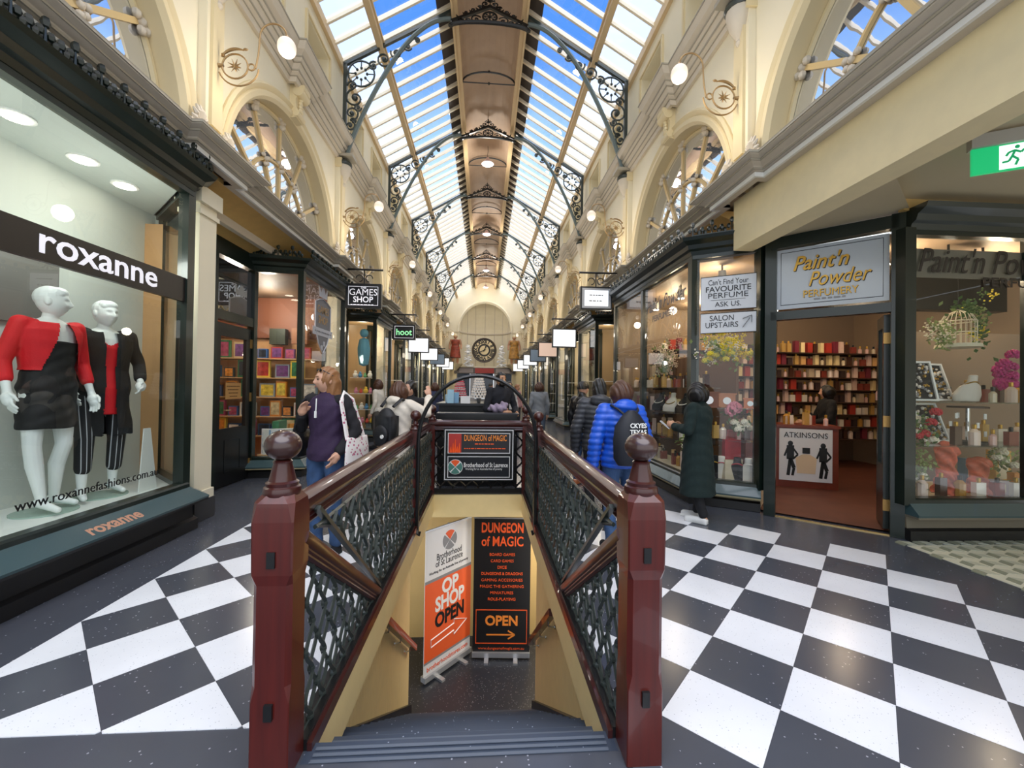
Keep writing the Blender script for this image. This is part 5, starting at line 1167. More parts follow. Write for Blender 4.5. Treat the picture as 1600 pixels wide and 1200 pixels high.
# purple top
t, J, k, hc, Q = person('person in a purple zip top and jeans with a tote bag', (-1.4, 3.82, 0), pi-.3, 1.66, dict(elR=(.27, .02, 1.13), wrR=(.15, .15, 1.27), hdR=(-.3, .2, .6), elL=(-.27, -.05, 1.13), wrL=(-.2, .11, .95), hdL=(.25, .3, -.8)), SKIN, 'long', HAIRF, 'zip_top', mat('purple_fleece', '2c1838', .8, noise=.12, nscale=20, bump=.2, bscale=80), mat('black_fleece', '141217', .85, noise=.15), JEAN, BLKC, yaw=-.62, face=True, vox=.009, bodyvox=.0065)
MB().tube([V((.012, .132, 1.42))*k, V((.01, .14, 1.3))*k], .005, 5).box(.003*k, .018*k, .136*k, .15*k, 1.25*k, 1.31*k).build('zip', WHITE, t)
sg_ = MB()
for s in (-1, 1):
    sg_.ball(hc+Q @ V((s*.035, .062, .088)), .028, 10, 6, (1, .35, .6), Q); sg_.tube([hc+Q @ V((s*.062, .05, .085)), hc+Q @ V((s*.085, -.03, .04))], .004, 5)
tag(sg_.build('sunglasses', mat('dark_lens', '1c1a1a', .1), None), 'dark sunglasses pushed up on the fair hair', 'sunglasses').matrix_world = M.Translation((-1.4, 3.82, 0)) @ M.Rotation(pi-.3, 4, 'Z')
hb = thing('handbag', 'black leather handbag hanging at the right hip of the purple top', 'bag', (-1.4, 3.82, 0), pi-.3)
link('bag_body', fuse(MB().ball((.27, -.02, .98), 1, 16, 10, (.07, .15, .14)).box(.22, .33, -.14, .1, .86, 1.0), mat('black_bag_leather', '141416', .35, noise=.2), .01, 2), hb)
MB().tube([(.27, -.12, 1.05), (.23, -.07, 1.3), (.17, -.02, 1.43), (.18, .1, 1.36), (.22, .13, 1.15), (.27, .1, 1.05)], .011, 6).build('strap', BLKC, hb)
tb = thing('tote_bag', 'white floral tote bag on the left shoulder of the purple top', 'bag', (-1.4, 3.82, 0), pi-.3)
fm_ = mat('floral_cotton', 'd9d2cf', .8); nt2 = fm_.node_tree; vo = N(nt2, 'ShaderNodeTexVoronoi', Scale=32.); rp_ = N(nt2, 'ShaderNodeValToRGB'); tcn = N(nt2, 'ShaderNodeTexCoord')
nt2.links.new(tcn.outputs['Object'], vo.inputs['Vector']); nt2.links.new(vo.outputs['Distance'], rp_.inputs[0]); nt2.links.new(rp_.outputs[0], nt2.nodes['Principled BSDF'].inputs['Base Color'])
e_ = rp_.color_ramp.elements; e_[0].color = hexc('b0607a'); e_[0].position = .2; e_[1].color = hexc('dcd6d2'); e_[1].position = .32; rp_.color_ramp.interpolation = 'CONSTANT'
link('bag_body', fuse(MB().loft([[(-.27+.035*cos(2*pi*i/16)*a, -.06+.17*sin(2*pi*i/16)*b_, z) for i in range(16)] for z, a, b_ in ((.68, .8, 1), (.75, 1.3, 1.05), (.95, 1.1, 1), (1.05, .6, .9))]), fm_, .01, 2), tb)
MB().tube([(-.27, -.16, 1.03), (-.22, -.05, 1.38), (-.17, .0, 1.44), (-.2, .08, 1.36), (-.26, .07, 1.03)], .012, 6, flat=2).build('strap', fm_, tb)
# cream jacket with backpack
t, J, k, hc, Q = person('person with dark bob in a cream jacket raising one hand', (-1.05, 5.2, 0), -.5, 1.56, dict(elR=(.36, .14, 1.28), wrR=(.27, .3, 1.5), hdR=(-.1, .1, .9), elL=(-.26, .0, 1.1)), SKIN, 'bob', HAIRN, 'jacket', mat('cream_jacket', 'd9cfc0', .8, noise=.06, bump=.2), None, mat('beige_trousers', 'b9a890', .8), WHSH, hood=True, vox=.012, coat=.72)
bp = thing('backpack', 'black backpack with round white badge on the cream jacket', 'backpack', (-1.05, 5.2, 0), -.5)
link('bag', fuse(backpack(t, k, None, (0, -.23, 1.1), (.15, .1, .24)), mat('black_nylon', '15161b', .6, noise=.15), .012, 3), bp)
link('front_pocket', fuse(MB().ball((0, -.31, .93), 1, 16, 10, (.11, .04, .12)), MATS['black_nylon'], .01, 2), bp)
MB().cone((.06, -.36, .92), (.06, -.345, .92), .022, .022, 16).build('badge', WHITE, bp)
for s in (-1, 1): MB().tube([(s*.09, -.2, 1.26), (s*.11, -.08, 1.35), (s*.12, .06, 1.3), (s*.14, .1, 1.1), (s*.15, -.04, .92)], .016, 6, flat=1.6).build('strap', MATS['black_nylon'], bp)
person('person in black with dark hair beside the cream jacket', (-1.0, 5.75, 0), pi-.4, 1.58, {}, SKIN, 'long', HAIRB, 'jacket', BLKC, None, BLKC, BLKC, vox=.014)
# kiosk
t, J, k, hc, Q = person('person with short dark hair and beard in a black sweater behind the railing', (.27, 7.0, 0), pi+.45, 1.76, dict(elR=(.28, .05, 1.12), wrR=(.1, .26, 1.08), elL=(-.27, .02, 1.12), wrL=(-.16, .26, 1.05)), SKIN2, 'short', HAIRB, 'sweater', mat('black_knit', '12141c', .9, noise=.1), None, BLKC, BLKC, yaw=.1, face=True, vox=.011, male=True)
link('beard', fuse(MB().ball(hc+Q @ V((0, .035, -.075)), .06, 14, 10, (1.05, 1.05, .75), Q), HAIRB, .008, 2, lambda c, n_: (Q.transposed() @ (c-hc)).z > -.05 or (Q.transposed() @ (c-hc)).y < .03), t)
sc_ = tag(link('folded_coat', fuse(MB().ball((0, 0, 0), .11, 16, 10, (1.5, 1, .7)).ball((.1, .02, .05), .08, 12, 8, (1, 1, .8)), mat('mauve_cloth', '8c7f92', .9, noise=.2, nscale=15, bump=.5), .012, 1, None, 'folded_coat', lambda c, n_: c+n_*.012*sin(c.x*60+c.z*35))), 'mauve folded coat held by the bearded person', 'coat'); sc_.location = (.22, 6.72, 1.17)
# others down the arcade
FAR = [('person in a grey top carrying a drink down the right side', 1.36, 10.2, 1.66, '7d8288', '4a5666', HAIRN), ('person in white walking near the far kiosk', .75, 12.5, 1.7, 'cfcfcf', '33363c', HAIRB), ('person in a dark blue top at the left of the far kiosk', -1.35, 11.5, 1.62, '2b3350', '2a2a2e', HAIRN), ('person in a pink top at the right of the far kiosk', 1.15, 14.5, 1.64, 'c99a9a', '3a3a44', HAIRF), ('person in a pale jacket reflected near the toy shop window', -2.55, 10.2, 1.66, 'd8d2c6', '55504a', HAIRN), ('person in black far down the arcade', .3, 20, 1.72, '1c1c20', '26262c', HAIRB)]
for i, (lb, x, y, h, c1, c2, hm) in enumerate(FAR):
    person(lb, (x, y, 0), (pi if i % 2 else .2)+i*.3, h, {}, SKIN, 'short' if i % 2 else 'bob', hm, 'top', mat('far_top_%d' % i, c1, .8), None, mat('far_trousers_%d' % i, c2, .8), BLKC, vox=.018)
person('shopkeeper in black standing behind the perfumery counter', (5.75, 6.6, 0), pi-1.9, 1.62, dict(elR=(.25, .08, 1.12), wrR=(.2, .3, 1.05), elL=(-.25, .08, 1.12), wrL=(-.2, .3, 1.05)), SKIN, 'fluffy', HAIRB, 'top', BLKC, None, BLKC, BLKC, vox=.016)

# ---------------------------------------------------------------- mannequins
def mannequin(label, loc, rz, h, pose, yaw):
    J, k = joints(h, pose); t = thing('mannequin', label, 'mannequin', loc, rz, group='window mannequins'); b = MB(); hc = V((0, .02, 1.585))*k
    Q = headmesh(b, hc, k, yaw, .0)
    b.cap(V((0, -.005, 1.42))*k, hc+V((0, -.01, -.07))*k, .05*k, .045*k, 14); torso(b, k, -.01)
    g = lambda x, y, z, r, sc: b.ball(hc+Q @ (V((x, y, z))*k), r*k, 14, 10, sc, Q)
    g(0, -.012, .03, .088, (.92, 1.1, 1.03)); g(.0, .03, .07, .062, (1.1, .95, .75)); g(.03, .045, .06, .035, (1, .9, .9)); g(-.045, .03, .04, .035, (.8, 1, 1.2))
    for s in 'RL':
        sg = 1 if s == 'R' else -1
        b.chain([V((sg*.11, 0, 1.40))*k, J['sh'+s], J['el'+s], J['wr'+s]], [.046*k, .045*k, .035*k, .023*k])
        d = hdir(pose.get('hd'+s, J['wr'+s]-J['el'+s])); hand(b, J['wr'+s], d, sg, k, pose.get('palm'+s, (-sg, .3, 0)))
        b.chain([J['hip'+s], J['kn'+s], (J['kn'+s]+J['an'+s])/2+V((0, -.02, .05))*k, J['an'+s]], [.083*k, .05*k, .05*k, .03*k]); b.chain([J['an'+s]-V((0, .02, .03))*k, J['toe'+s]], [.034*k, .022*k])
    link('body', fuse(b, MANN, .006, 1), t)
    MB().cone((0, 0, -.02), (0, 0, -.008), .2, .2, 36).build('glass_base', mat('base_glass', '9db5a8', .1), t); MB().tube([J['anL']+V((0, -.05, .1)), J['anL']+V((0, -.06, -.08))], .007, 6).build('support_rod', mat('rod_steel', 'b0b0b0', .2, metal=1), t)
    return t, J, k, hc
def shell(t, nm, m, k, J, gz, z0, z1, sleeves=None, cut=None, disp=None, skirt=None, vox=.009, flat=None):
    g = MB(); n = 24; R_ = []
    for z, a, b_ in (skirt or []): R_.append([((a*k)*cos(2*pi*i/n), (b_*k)*sin(2*pi*i/n), z*k) for i in range(n)])
    for z, a, b_ in TOR:
        if z0 <= z <= z1: R_.append([((a*k+gz)*cos(2*pi*i/n), (b_*k+gz)*sin(2*pi*i/n), z*k) for i in range(n)])
    g.loft(R_)
    if sleeves:
        for s in 'RL':
            sg = 1 if s == 'R' else -1; w = J['el'+s].lerp(J['wr'+s], sleeves); g.chain([V((sg*.1, 0, 1.385))*k, J['sh'+s], J['el'+s], w], [.058*k, .058*k, .05*k, .044*k])
    return link(nm, fuse(g, m, vox, 2, cut, nm, disp), t)
REDJ = mat('red_knit', 'd3121f', .7, noise=.08, bump=.2, bscale=90); BLKD = mat('black_crepe', '0f0f10', .7, noise=.2)
t, J, k, hc = mannequin('white mannequin in a red cropped jacket and black dress', (-3.58, 3.66, .45), -1.75, 1.83, dict(elR=(.24, -.05, 1.12), wrR=(.27, .05, .9), elL=(-.25, -.04, 1.12), wrL=(-.25, .06, .88), anR=(.07, .06, .1), toeR=(.08, .22, .03), anL=(-.09, -.05, .09), toeL=(-.12, .1, .03)), .75)
shell(t, 'dress', BLKD, k, J, .012, .86, 1.34, None, lambda c, n_: c.z > 1.3*k and c.y > .0, lambda c, n_: c+n_*.003*sin(c.z*60+c.x*25), [(.62, .175, .125), (.7, .18, .13), (.78, .175, .128)])
dia = lambda x, z: abs(x+.02) > .03+(1.44*k-z)*.27
shell(t, 'cropped_jacket', REDJ, k, J, .03, 1.0, 1.43, .55, lambda c, n_: (c.y > .03 and abs(c.x-.0) < .2*k and not dia(c.x, c.z) and c.z > 1.0*k) or (c.z < (1.12-.5*abs(c.x))*k and abs(c.x) < .2*k and c.y > 0) or (c.z < 1.06*k and abs(c.x) < .2*k), None)
MB().tube([hc+V((.05*cos(a)*k, (-.01+.05*sin(a))*k, (-.17-.035*max(0, sin(a)))*k)) for a in [2*pi*i/24 for i in range(24)]], .004, 5, True).ball(hc+V((0, .06, -.215))*k, .012, 8, 6).build('necklace', mat('pale_necklace', 'b0b4b0', .3), t)
t, J, k, hc = mannequin('white mannequin in a black open coat, red top and striped trousers', (-3.6, 4.17, .45), -2.05, 1.82, dict(elR=(.27, -.06, 1.13), wrR=(.25, .1, .92), elL=(-.28, -.05, 1.14), wrL=(-.2, .16, .98), anR=(.16, .1, .1), knR=(.14, .08, .5), toeR=(.2, .25, .03), anL=(-.09, -.02, .09), toeL=(-.1, .14, .03)), .25)
shell(t, 'red_top', REDJ, k, J, .01, .86, 1.4, None, lambda c, n_: c.z > (1.3+.6*abs(c.x))*k and c.y > 0, None, [(.7, .13, .12), (.8, .15, .12)])
shell(t, 'open_coat', mat('black_coat_wool', '111113', .85, noise=.2, bump=.3, bscale=80), k, J, .034, .86, 1.45, .75, lambda c, n_: c.y > .02 and abs(c.x) < (.035+.05*max(0, (c.z/k-1.1)))+.05*max(0, .95-c.z/k), lambda c, n_: c+n_*.005*sin(c.x*50+c.z*9), [(.52, .21, .165), (.62, .205, .16), (.75, .19, .145)])
g = MB(); torso(g, k, .004, 0, 1.06)
for s in 'RL': g.chain([J['hip'+s], J['kn'+s], J['an'+s].lerp(J['kn'+s], .38)], [.096*k, .064*k, .055*k])
SMt = mat('striped_trouser', '17171a', .7); n3 = SMt.node_tree; wv = N(n3, 'ShaderNodeTexWave', Scale=9.); wv.bands_direction = 'X'; tc3 = N(n3, 'ShaderNodeTexCoord'); rr3 = N(n3, 'ShaderNodeValToRGB')
n3.links.new(tc3.outputs['Object'], wv.inputs['Vector']); n3.links.new(wv.outputs['Fac'], rr3.inputs[0]); n3.links.new(rr3.outputs[0], n3.nodes['Principled BSDF'].inputs['Base Color'])
rr3.color_ramp.interpolation = 'CONSTANT'; rr3.color_ramp.elements[0].color = hexc('1a1a1d'); rr3.color_ramp.elements[1].color = hexc('b8bcc0'); rr3.color_ramp.elements[1].position = .93
link('striped_trousers', fuse(g, SMt, .009, 2), t)
MB().tube([hc+V((.055*cos(a)*k, (-.015+.06*sin(a))*k, (-.17-.06*max(0, sin(a)))*k)) for a in [2*pi*i/24 for i in range(24)]], .006, 5, True).ball(hc+V((0, .055, -.245))*k, .018, 8, 6).build('necklace', BLKC, t)
# ================================================================ GOODS
def bx(w, d, h, m, name='carton'): return MB().box(-w/2, w/2, -d/2, d/2, 0, h).mesh(name, m)
def gm(i, pal, pre, rough=.5, **k): return mat(pre+str(i), pal[i % len(pal)], rough, **k)
GP = ['3f6aa8', 'c9b98c', 'b23a34', '2f6f4a', 'd8d4c8', '6b3f7a', 'd0852c', '24476b', 'e0c24a', '8a9aa8', '1d2a38', 'a84a6a']
gmesh = [bx(.18+.03*(i % 5), .07, .2+.04*((i*3) % 5), gm(i, GP, 'game_box_'), 'box') for i in range(12)]
SHW = mat('pine_shelf', 'cfa878', .5)
LV = ['lowest', 'second', 'third', 'fourth', 'fifth', 'sixth', 'seventh', 'eighth', 'ninth', 'tenth']
def shelf_unit(label, x0, x1, y, zs, m, depth=.3, cat='shelf'):
    for k, z in enumerate(zs):
        t = thing('wall_shelf', label % LV[k], cat, ((x0+x1)/2, y, z)); w = (x1-x0)/2
        MB().box(-w, w, -depth, 0, -.022, -.001).build('board', m, t); MB().box(-w, w, -.02, 0, -.05, -.022).build('rail', m, t)
GPR = []
for i in range(12):
    a_ = mat('game_print_%d' % i, GP[(i*7+3) % 12], .5, noise=.45, nscale=14); GPR.append(MB().box(-.1, .1, -.038, -.034, .03, .27).mesh('picture_panel', a_))
random.seed(11)
zs = [.45, .85, 1.25, 1.65, 2.05]
shelf_unit('pine shelf of boxed games on the games shop wall, %s from the floor', -6.3, -3.55, 9.19, zs, SHW)
GPN = ['blue', 'sand', 'red', 'green', 'off-white', 'purple', 'orange', 'navy', 'yellow', 'grey-blue', 'black', 'rose']
for kz, z in enumerate(zs):
    x = -6.2
    while x < -3.75:
        i = random.randrange(12); w = gmesh[i].vertices[1].co.x*2
        o = link('game_box', gmesh[i], None, (x+w/2, 9.0-random.random()*.05, z), random.uniform(-.08, .08)); pr_ = link('picture_panel', GPR[(i*5+int(x*10)) % 12], o, (0, 0, 0), 0, (1, 1, gmesh[i].vertices[4].co.z/.3)); pr_.scale.x = w/.25
        tag(o, GPN[i]+' boxed game on the %s pine shelf of the games shop' % LV[kz], 'box', 'boxed games on the pine shelves'); x += w+random.uniform(.02, .12)
for k, (x, y, z, i, lb) in enumerate(((-3.5, 7.35, .33, 4, 'white puzzle box in the games shop window'), (-3.35, 7.75, .33, 6, 'orange boxed game in the games shop window'), (-3.3, 8.2, .33, 2, 'red boxed game in the games shop window'), (-3.35, 8.6, .33, 0, 'blue boxed game in the games shop window'), (-3.6, 7.6, .33, 3, 'green boxed game in the games shop window'))):
    tag(link('game_box', gmesh[i], None, (x, y, z), .5+k*.3, (1.5, 1.5, 1.5)), lb, 'box')
dp_ = thing('window_platform', 'low pine display platform inside the games shop window', 'platform', (-3.45, 8.1, 0)); MB().box(-.32, .32, -.9, .95, .0, .33).build('top', SHW, dp_)
pu = thing('picture_board', 'white illustrated puzzle board standing in the games shop return window', 'board', (-3.55, 7.25, .3), .0)
MB().box(-.17, .17, -.01, .01, 0, .46).build('board', WPR, pu); q_ = MB()
for i in range(24): q_.box(-.15+.05*(i % 6), -.12+.05*(i % 6), -.014, -.01, .05+.1*(i//6), .1+.1*(i//6)+.02*(i % 3))
q_.build('print', mat('pale_blue_print', '7fa3c0', .6), pu)
for k, (x, z, c) in enumerate(((-4.35, 2.38, '2a3226'), (-3.9, 2.4, '8a5a3a'))):
    tag(MB().box(x-.16, x+.16, 9.0, 9.14, z-.03, z+.3).build('game_box', mat('big_box_%d' % k, c, .5)), '%s large game box on the top pine shelf' % ('dark green', 'tan')[k], 'box')
# toy shop window across the recess
TP = ['d9584a', '4a8ac0', 'e8c84a', '6ab07a', 'd890b0', 'f0f0ea']
for k in range(26):
    s_ = .055+.012*(k % 3); z = (.34, .77, 1.27, 1.77)[k % 4]; o = MB().ball((0, 0, s_), s_, 10, 7, (1, .8, 1)).ball((0, 0, s_*2.2), s_*.6, 8, 6).build('soft_toy', gm(k, TP, 'toy_', .8)); o.location = (-3.2-.15*(k//4)-.03*(k % 4), 13.3, z)
    tag(o, ('red', 'blue', 'yellow', 'green', 'pink', 'white')[k % 6]+' soft toy on the %s shelf of the toy shop window' % ('floor', 'lower', 'middle', 'top')[k % 4], 'toy', 'soft toys in the toy shop window')
g = tag(MB().lathe([(.0, .5), (.12, .45), (.17, .2), (.16, 0), (.12, -.25), (.02, -.3)], n=14).ball((0, 0, .62), .12, 10, 8).build('hanging_puppet', mat('sky_blue_felt', '7fc4dc', .8)), 'pale blue hanging puppet in the toy shop window', 'toy'); g.location = (-3.35, 11.75, 2.35)
# ---- perfume stock
PP = ['d8c8a8', 'c9a05a', 'e8d0c0', '8a3a30', 'e0b4a8', '4a2a20', 'b8863a', 'f0e6d8', '5a4a60', 'c07a4a']
pbm = []
for i in range(8):
    w, h = .05+.012*(i % 4), .09+.02*((i*3) % 4)
    body = MB().box(-w/2, w/2, -.02, .02, 0, h).mesh('flask', gm(i, PP, 'perfume_', .12, spec=.7)) if i % 2 else MB().lathe([(w/2, 0), (w/2, h*.8), (w*.2, h)], n=10).mesh('flask', gm(i, PP, 'perfume_', .12, spec=.7))
    cap = MB().lathe([(.012, h), (.014, h+.01), (.014, h+.035), (.0, h+.04)], n=8).mesh('cap', GLD if i % 3 else BLACK); pbm.append((body, cap))
cbm = [bx(.06+.015*(i % 3), .05, .11+.025*(i % 4), gm(i, ['efe2d0', 'd9a86a', 'a83428', 'e8c8b8', '3a2a2a', 'c8b49a', 'f0d8a0', '7a2a3a'], 'perfume_carton_'), 'box') for i in range(8)]
def bottle(loc, i, lb, grp, sc=1.):
    t = thing('perfume_bottle', lb, 'bottle', loc, group=grp); t.scale = (sc, sc, sc); link('flask', pbm[i][0], t); link('cap', pbm[i][1], t)
GLSH = MATS['shelf_glass']; DKW = mat('dark_shelf', '3a2418', .5)
random.seed(21)
zs = [.6, .84, 1.08, 1.32, 1.56, 1.8, 2.04, 2.28]
shelf_unit('dark shelf of perfume on the perfumery back wall, %s from the floor', 3.3, 8.1, 7.95, zs, DKW, .3)
CN = ['cream', 'tan', 'red', 'blush', 'dark', 'stone', 'pale yellow', 'wine']; BN = ['straw', 'amber', 'pale pink', 'russet', 'rose', 'brown', 'honey', 'clear']
for kz, z in enumerate(zs):
    x = 3.45
    while x < 7.9:
        i = random.randrange(8)
        if random.random() < .5: tag(link('perfume_carton', cbm[i], None, (x, 7.76, z), random.uniform(-.2, .2), (1.25, 1.25, 1.25)), CN[i]+' perfume carton on the %s perfumery back shelf' % LV[kz], 'carton', 'perfume cartons on the back shelves')
        else: bottle((x, 7.76, z), i, BN[i]+' perfume bottle on the %s perfumery back shelf' % LV[kz], 'perfume bottles on the back shelves', 1.2)
        x += random.uniform(.115, .15)
# counter with poster
ct = thing('shop_counter', 'red-brown timber counter inside the perfumery door', 'counter', (4.95, 6.2, 0), R(-24))
RB = mat('red_brown_timber', '7a3420', .35, noise=.12)
MB().box(-.75, .5, -.02, .5, 0, .95).build('carcass', RB, ct); MB().box(-.78, .52, -.05, .53, .95, .99).build('top', RB, ct)
po = thing('poster', 'white perfume poster with two black figures on the counter front', 'poster', (5.24, 6.07, 0), R(-24))
MB().box(-.6, .1, -.035, -.025, .12, .93).build('sheet', WPR, po); text('ATKINSONS', .12, (-.25, -.04, .83), RT3, UP, CHAR, po, width=.58)
for x0, z0 in ((-.45, .2), (-.02, .18)):
    fg = MB(); P2 = lambda u, v: (x0+u, -.038, z0+v)
    fg.ball(P2(0, .5), .035, 10, 6, (1, .1, 1.2)).bar(P2(0, .47), P2(0, .25), .1, .003, (0, 1, 0)).bar(P2(.0, .27), P2(.05, .12), .05, .003, (0, 1, 0)).bar(P2(.05, .12), P2(.03, 0), .035, .003, (0, 1, 0)).bar(P2(-.0, .27), P2(-.03, .0), .045, .003, (0, 1, 0)).bar(P2(.04, .42), P2(.1, .33), .025, .003, (0, 1, 0)).bar(P2(.1, .33), P2(.04, .26), .025, .003, (0, 1, 0)).bar(P2(-.04, .42), P2(-.08, .3), .025, .003, (0, 1, 0)).build('figure_print', BLACK, po)

MB().prism([(-.36, .24), (-.12, .24), (-.1, .48), (-.2, .54), (-.28, .54), (-.38, .48)], lambda u, v, d: (u, -.036-d, v), 0, .002).build('bottle_print', mat('peach_print', 'e6cda8', .6), po); MB().box(-.29, -.19, -.04, -.036, .55, .64).build('cap_print', BLACK, po)
for k in range(13): bottle((4.35+.08*k, 6.55-.036*k+.08*(k % 3), .99), k % 8, BN[k % 8]+' tester bottle on the red-brown counter', 'tester bottles on the counter', 1.3)
# glass shelves in the windows
def gshelf(label, pts, z, name='glass_shelf'):
    o = MB().prism(pts, lambda u, v, d: (u, v, d), z-.012, z).build(name, GLSH); return tag(o, label, 'shelf')
fz_ = [.75, 1.15, 1.55]
for k, z in enumerate(fz_): gshelf('glass shelf in the long perfumery window, %s from the floor' % ('lowest', 'second', 'third')[k], [(2.95, 5.6), (3.3, 5.6), (3.3, 8.6), (2.95, 8.6)], z)
for k, z in enumerate((.85, 1.28)): gshelf('%s glass shelf in the splayed perfumery pane' % ('lower', 'upper')[k], [(2.95, 5.45), (3.55, 5.08), (3.8, 5.45), (3.2, 5.55)], z)
for k, z in enumerate((.95, 1.42)): gshelf('%s glass shelf in the corner perfumery window' % ('lower', 'upper')[k], [(4.62, 4.12), (6.6, 4.1), (6.6, 4.62), (5.1, 4.62)], z)
MB_ = MB().box(2.9, 3.4, 5.55, 8.65, .02, .32).prism([(2.86, 5.46), (3.52, 5.06), (3.9, 5.5), (3.3, 5.6)], lambda u, v, d: (u, v, d), .02, .32); tag(MB_.build('window_platform', mat('cream_platform', 'c9b89a', .6)), 'cream display platform inside the long perfumery window', 'platform')
tag(MB().prism([(4.5, 4.1), (7.3, 4.1), (7.3, 4.9), (5.35, 4.9)], lambda u, v, d: (u, v, d), .02, .399).build('window_platform', MATS['cream_platform']), 'cream display platform inside the corner perfumery window', 'platform')
tag(MB().box(5.32, 8.1, 4.95, 5.0, .02, 2.3).build('wall_window_back', TAUP), 'taupe back panel of the corner window display', 'wall', kind='structure')
tag(MB().box(3.62, 3.66, 5.75, 8.6, .02, 2.1).build('wall_window_screen', mat('brown_screen', '6a4a34', .6)), 'brown back screen of the long perfumery window', 'wall', kind='structure')
random.seed(31)
for kz, z in enumerate([.32]+fz_):
    y = 5.7
    while y < 8.55:
        i = random.randrange(8)
        if kz == 2 and y < 6.6: y = 6.6; continue
        if random.random() < .6: bottle((3.02+random.random()*.22, y, z+.001), i, BN[i]+' perfume bottle on the %s level of the long window' % LV[kz], 'bottles in the long perfumery window', 1.25)
        else: tag(link('perfume_carton', cbm[i], None, (3.05+random.random()*.2, y, z+.001), 1.2, (1.3, 1.3, 1.3)), CN[i]+' perfume carton on the %s level of the long window' % LV[kz], 'carton', 'cartons in the long perfumery window')
        y += random.uniform(.11, .16)
for kz, z in enumerate((.86,)):
    for k in range(6):
        u = .05+.16*k; bottle((3.05+.5*u, 5.52-.28*u, z), k, BN[k]+' perfume bottle on the lower shelf of the splayed pane', 'bottles in the splayed pane', 1.2)
for kz, z in enumerate((.4, .951, 1.421)):
    for k in range(18):
        x = 4.62+.11*k; y = (4.56, 4.22)[k % 2] if kz else (4.7, 4.18)[k % 2]
        if (kz == 2 and k < 9 and k % 2) or (kz == 1 and k < 5) or (kz == 0 and k % 2 == 0): continue
        i = random.randrange(8); bottle((x, y, z), i, BN[i]+' perfume bottle on the %s of the corner window' % ('platform', 'lower shelf', 'upper shelf')[kz], 'bottles in the corner window', 1.35)
# ---- display pieces
def bust(label, loc, rz, m, nm, sc=1.):
    t = thing('necklace_bust', label, 'necklace bust', loc, rz); t.scale = (sc,)*3
    link('bust', fuse(MB().loft([[(a*cos(2*pi*i/16), y0+b_*sin(2*pi*i/16), z) for i in range(16)] for z, a, b_, y0 in ((0, .1, .05, .02), (.06, .11, .05, .01), (.13, .08, .035, -.02), (.17, .035, .028, -.04), (.23, .032, .026, -.05))]), m, .007, 2), t)
    MB().tube([((.045+.035*sin(a/2)**2)*sin(a), -.05-.02*cos(a)+.075*sin(a/2)**2*(1 if True else 0), .17-.075*sin(a/2)**2) for a in [2*pi*i/28 for i in range(28)]], .006, 5, True).build('necklace', nm, t); return t
IVO = mat('ivory_velvet', 'd9d0c4', .8); BVV = mat('black_velvet', '141214', .9); GBD = mat('gold_beads', 'b08a3a', .3, metal=.7); RBD = mat('red_beads', 'a82030', .3); PBD = mat('pearl_beads', 'e2dad0', .25)
for i, (x, y, py, pl_, m_, n_, lb) in enumerate(((1048, 612, 3.05, 0, IVO, GBD, 'ivory bust with gold necklace in the long window'), (1030, 614, 3.05, 0, BVV, PBD, 'black bust with pearl necklace in the long window'), (1068, 610, 3.02, 0, BVV, PBD, 'black bust with white collar necklace beside the window corner post'))):
    p = px(x, y+8, 0, py); bust(lb, (p.x, p.y, 1.155), pi/2*.0-1.2+3.1, m_, n_, 1.35)
for (u, z, m_, n_, lb) in ((.42, .32, IVO, RBD, 'ivory bust with red beads low in the splayed pane'), (.68, .32, BVV, RBD, 'black bust with red beads low in the splayed pane'), (.86, .32, IVO, PBD, 'ivory bust with pearls low in the splayed pane'), (.3, .32, BVV, GBD, 'black bust with gold beads low in the splayed pane')):
    bust(lb, (2.95+.6*u, 5.5-.37*u+.04, z), -.55, m_, n_, 1.4)
p = px(1512, 640, 1, 4.35); bust('ivory bust with gold chain on the upper shelf of the corner window', (p.x, p.y, 1.425), -.2, IVO, GBD, 1.3)
def tray(label, loc, rx, rz):
    t = thing('jewellery_tray', label, 'jewellery tray', loc, rz); Q = M.Rotation(rx, 4, 'X'); random.seed(int(loc[0]*100))
    MB().box(-.15, .15, -.012, .012, 0, .44).xf(Q).build('base', BVV, t); f_ = frame(MB(), -.16, .16, -.01, .45, -.01, .02, .02).xf(Q); f_.build('rim', WHITE, t)
    for c, m_ in ((0, PBD), (1, GBD), (2, GRP)):
        b = MB()
        for i in range(22): b.ball((random.uniform(-.13, .13), -.018, random.uniform(.02, .42)), .012+.008*random.random(), 6, 4)
        o = b.xf(Q).build('rings', m_, t); o['kind'] = 'stuff'
p = px(1440, 632, 1, 4.3); tray('white rimmed jewellery tray of rings nearest the corner post', (p.x, p.y, 1.43), -.25, -.15)
p = px(1470, 612, 1, 4.5); tray('white rimmed jewellery tray leaning behind the first tray', (p.x, p.y, 1.43), -.3, .1)
p = px(1462, 672, 1, 4.4); tray('jewellery tray of rings on the lower shelf of the corner window', (p.x, p.y, .965), -.35, .05)
LEAF = mat('leaf_green', '4a6a34', .6, noise=.2); LEAF2 = mat('leaf_pale', '8a9a5a', .6, noise=.2)
FLM = {}
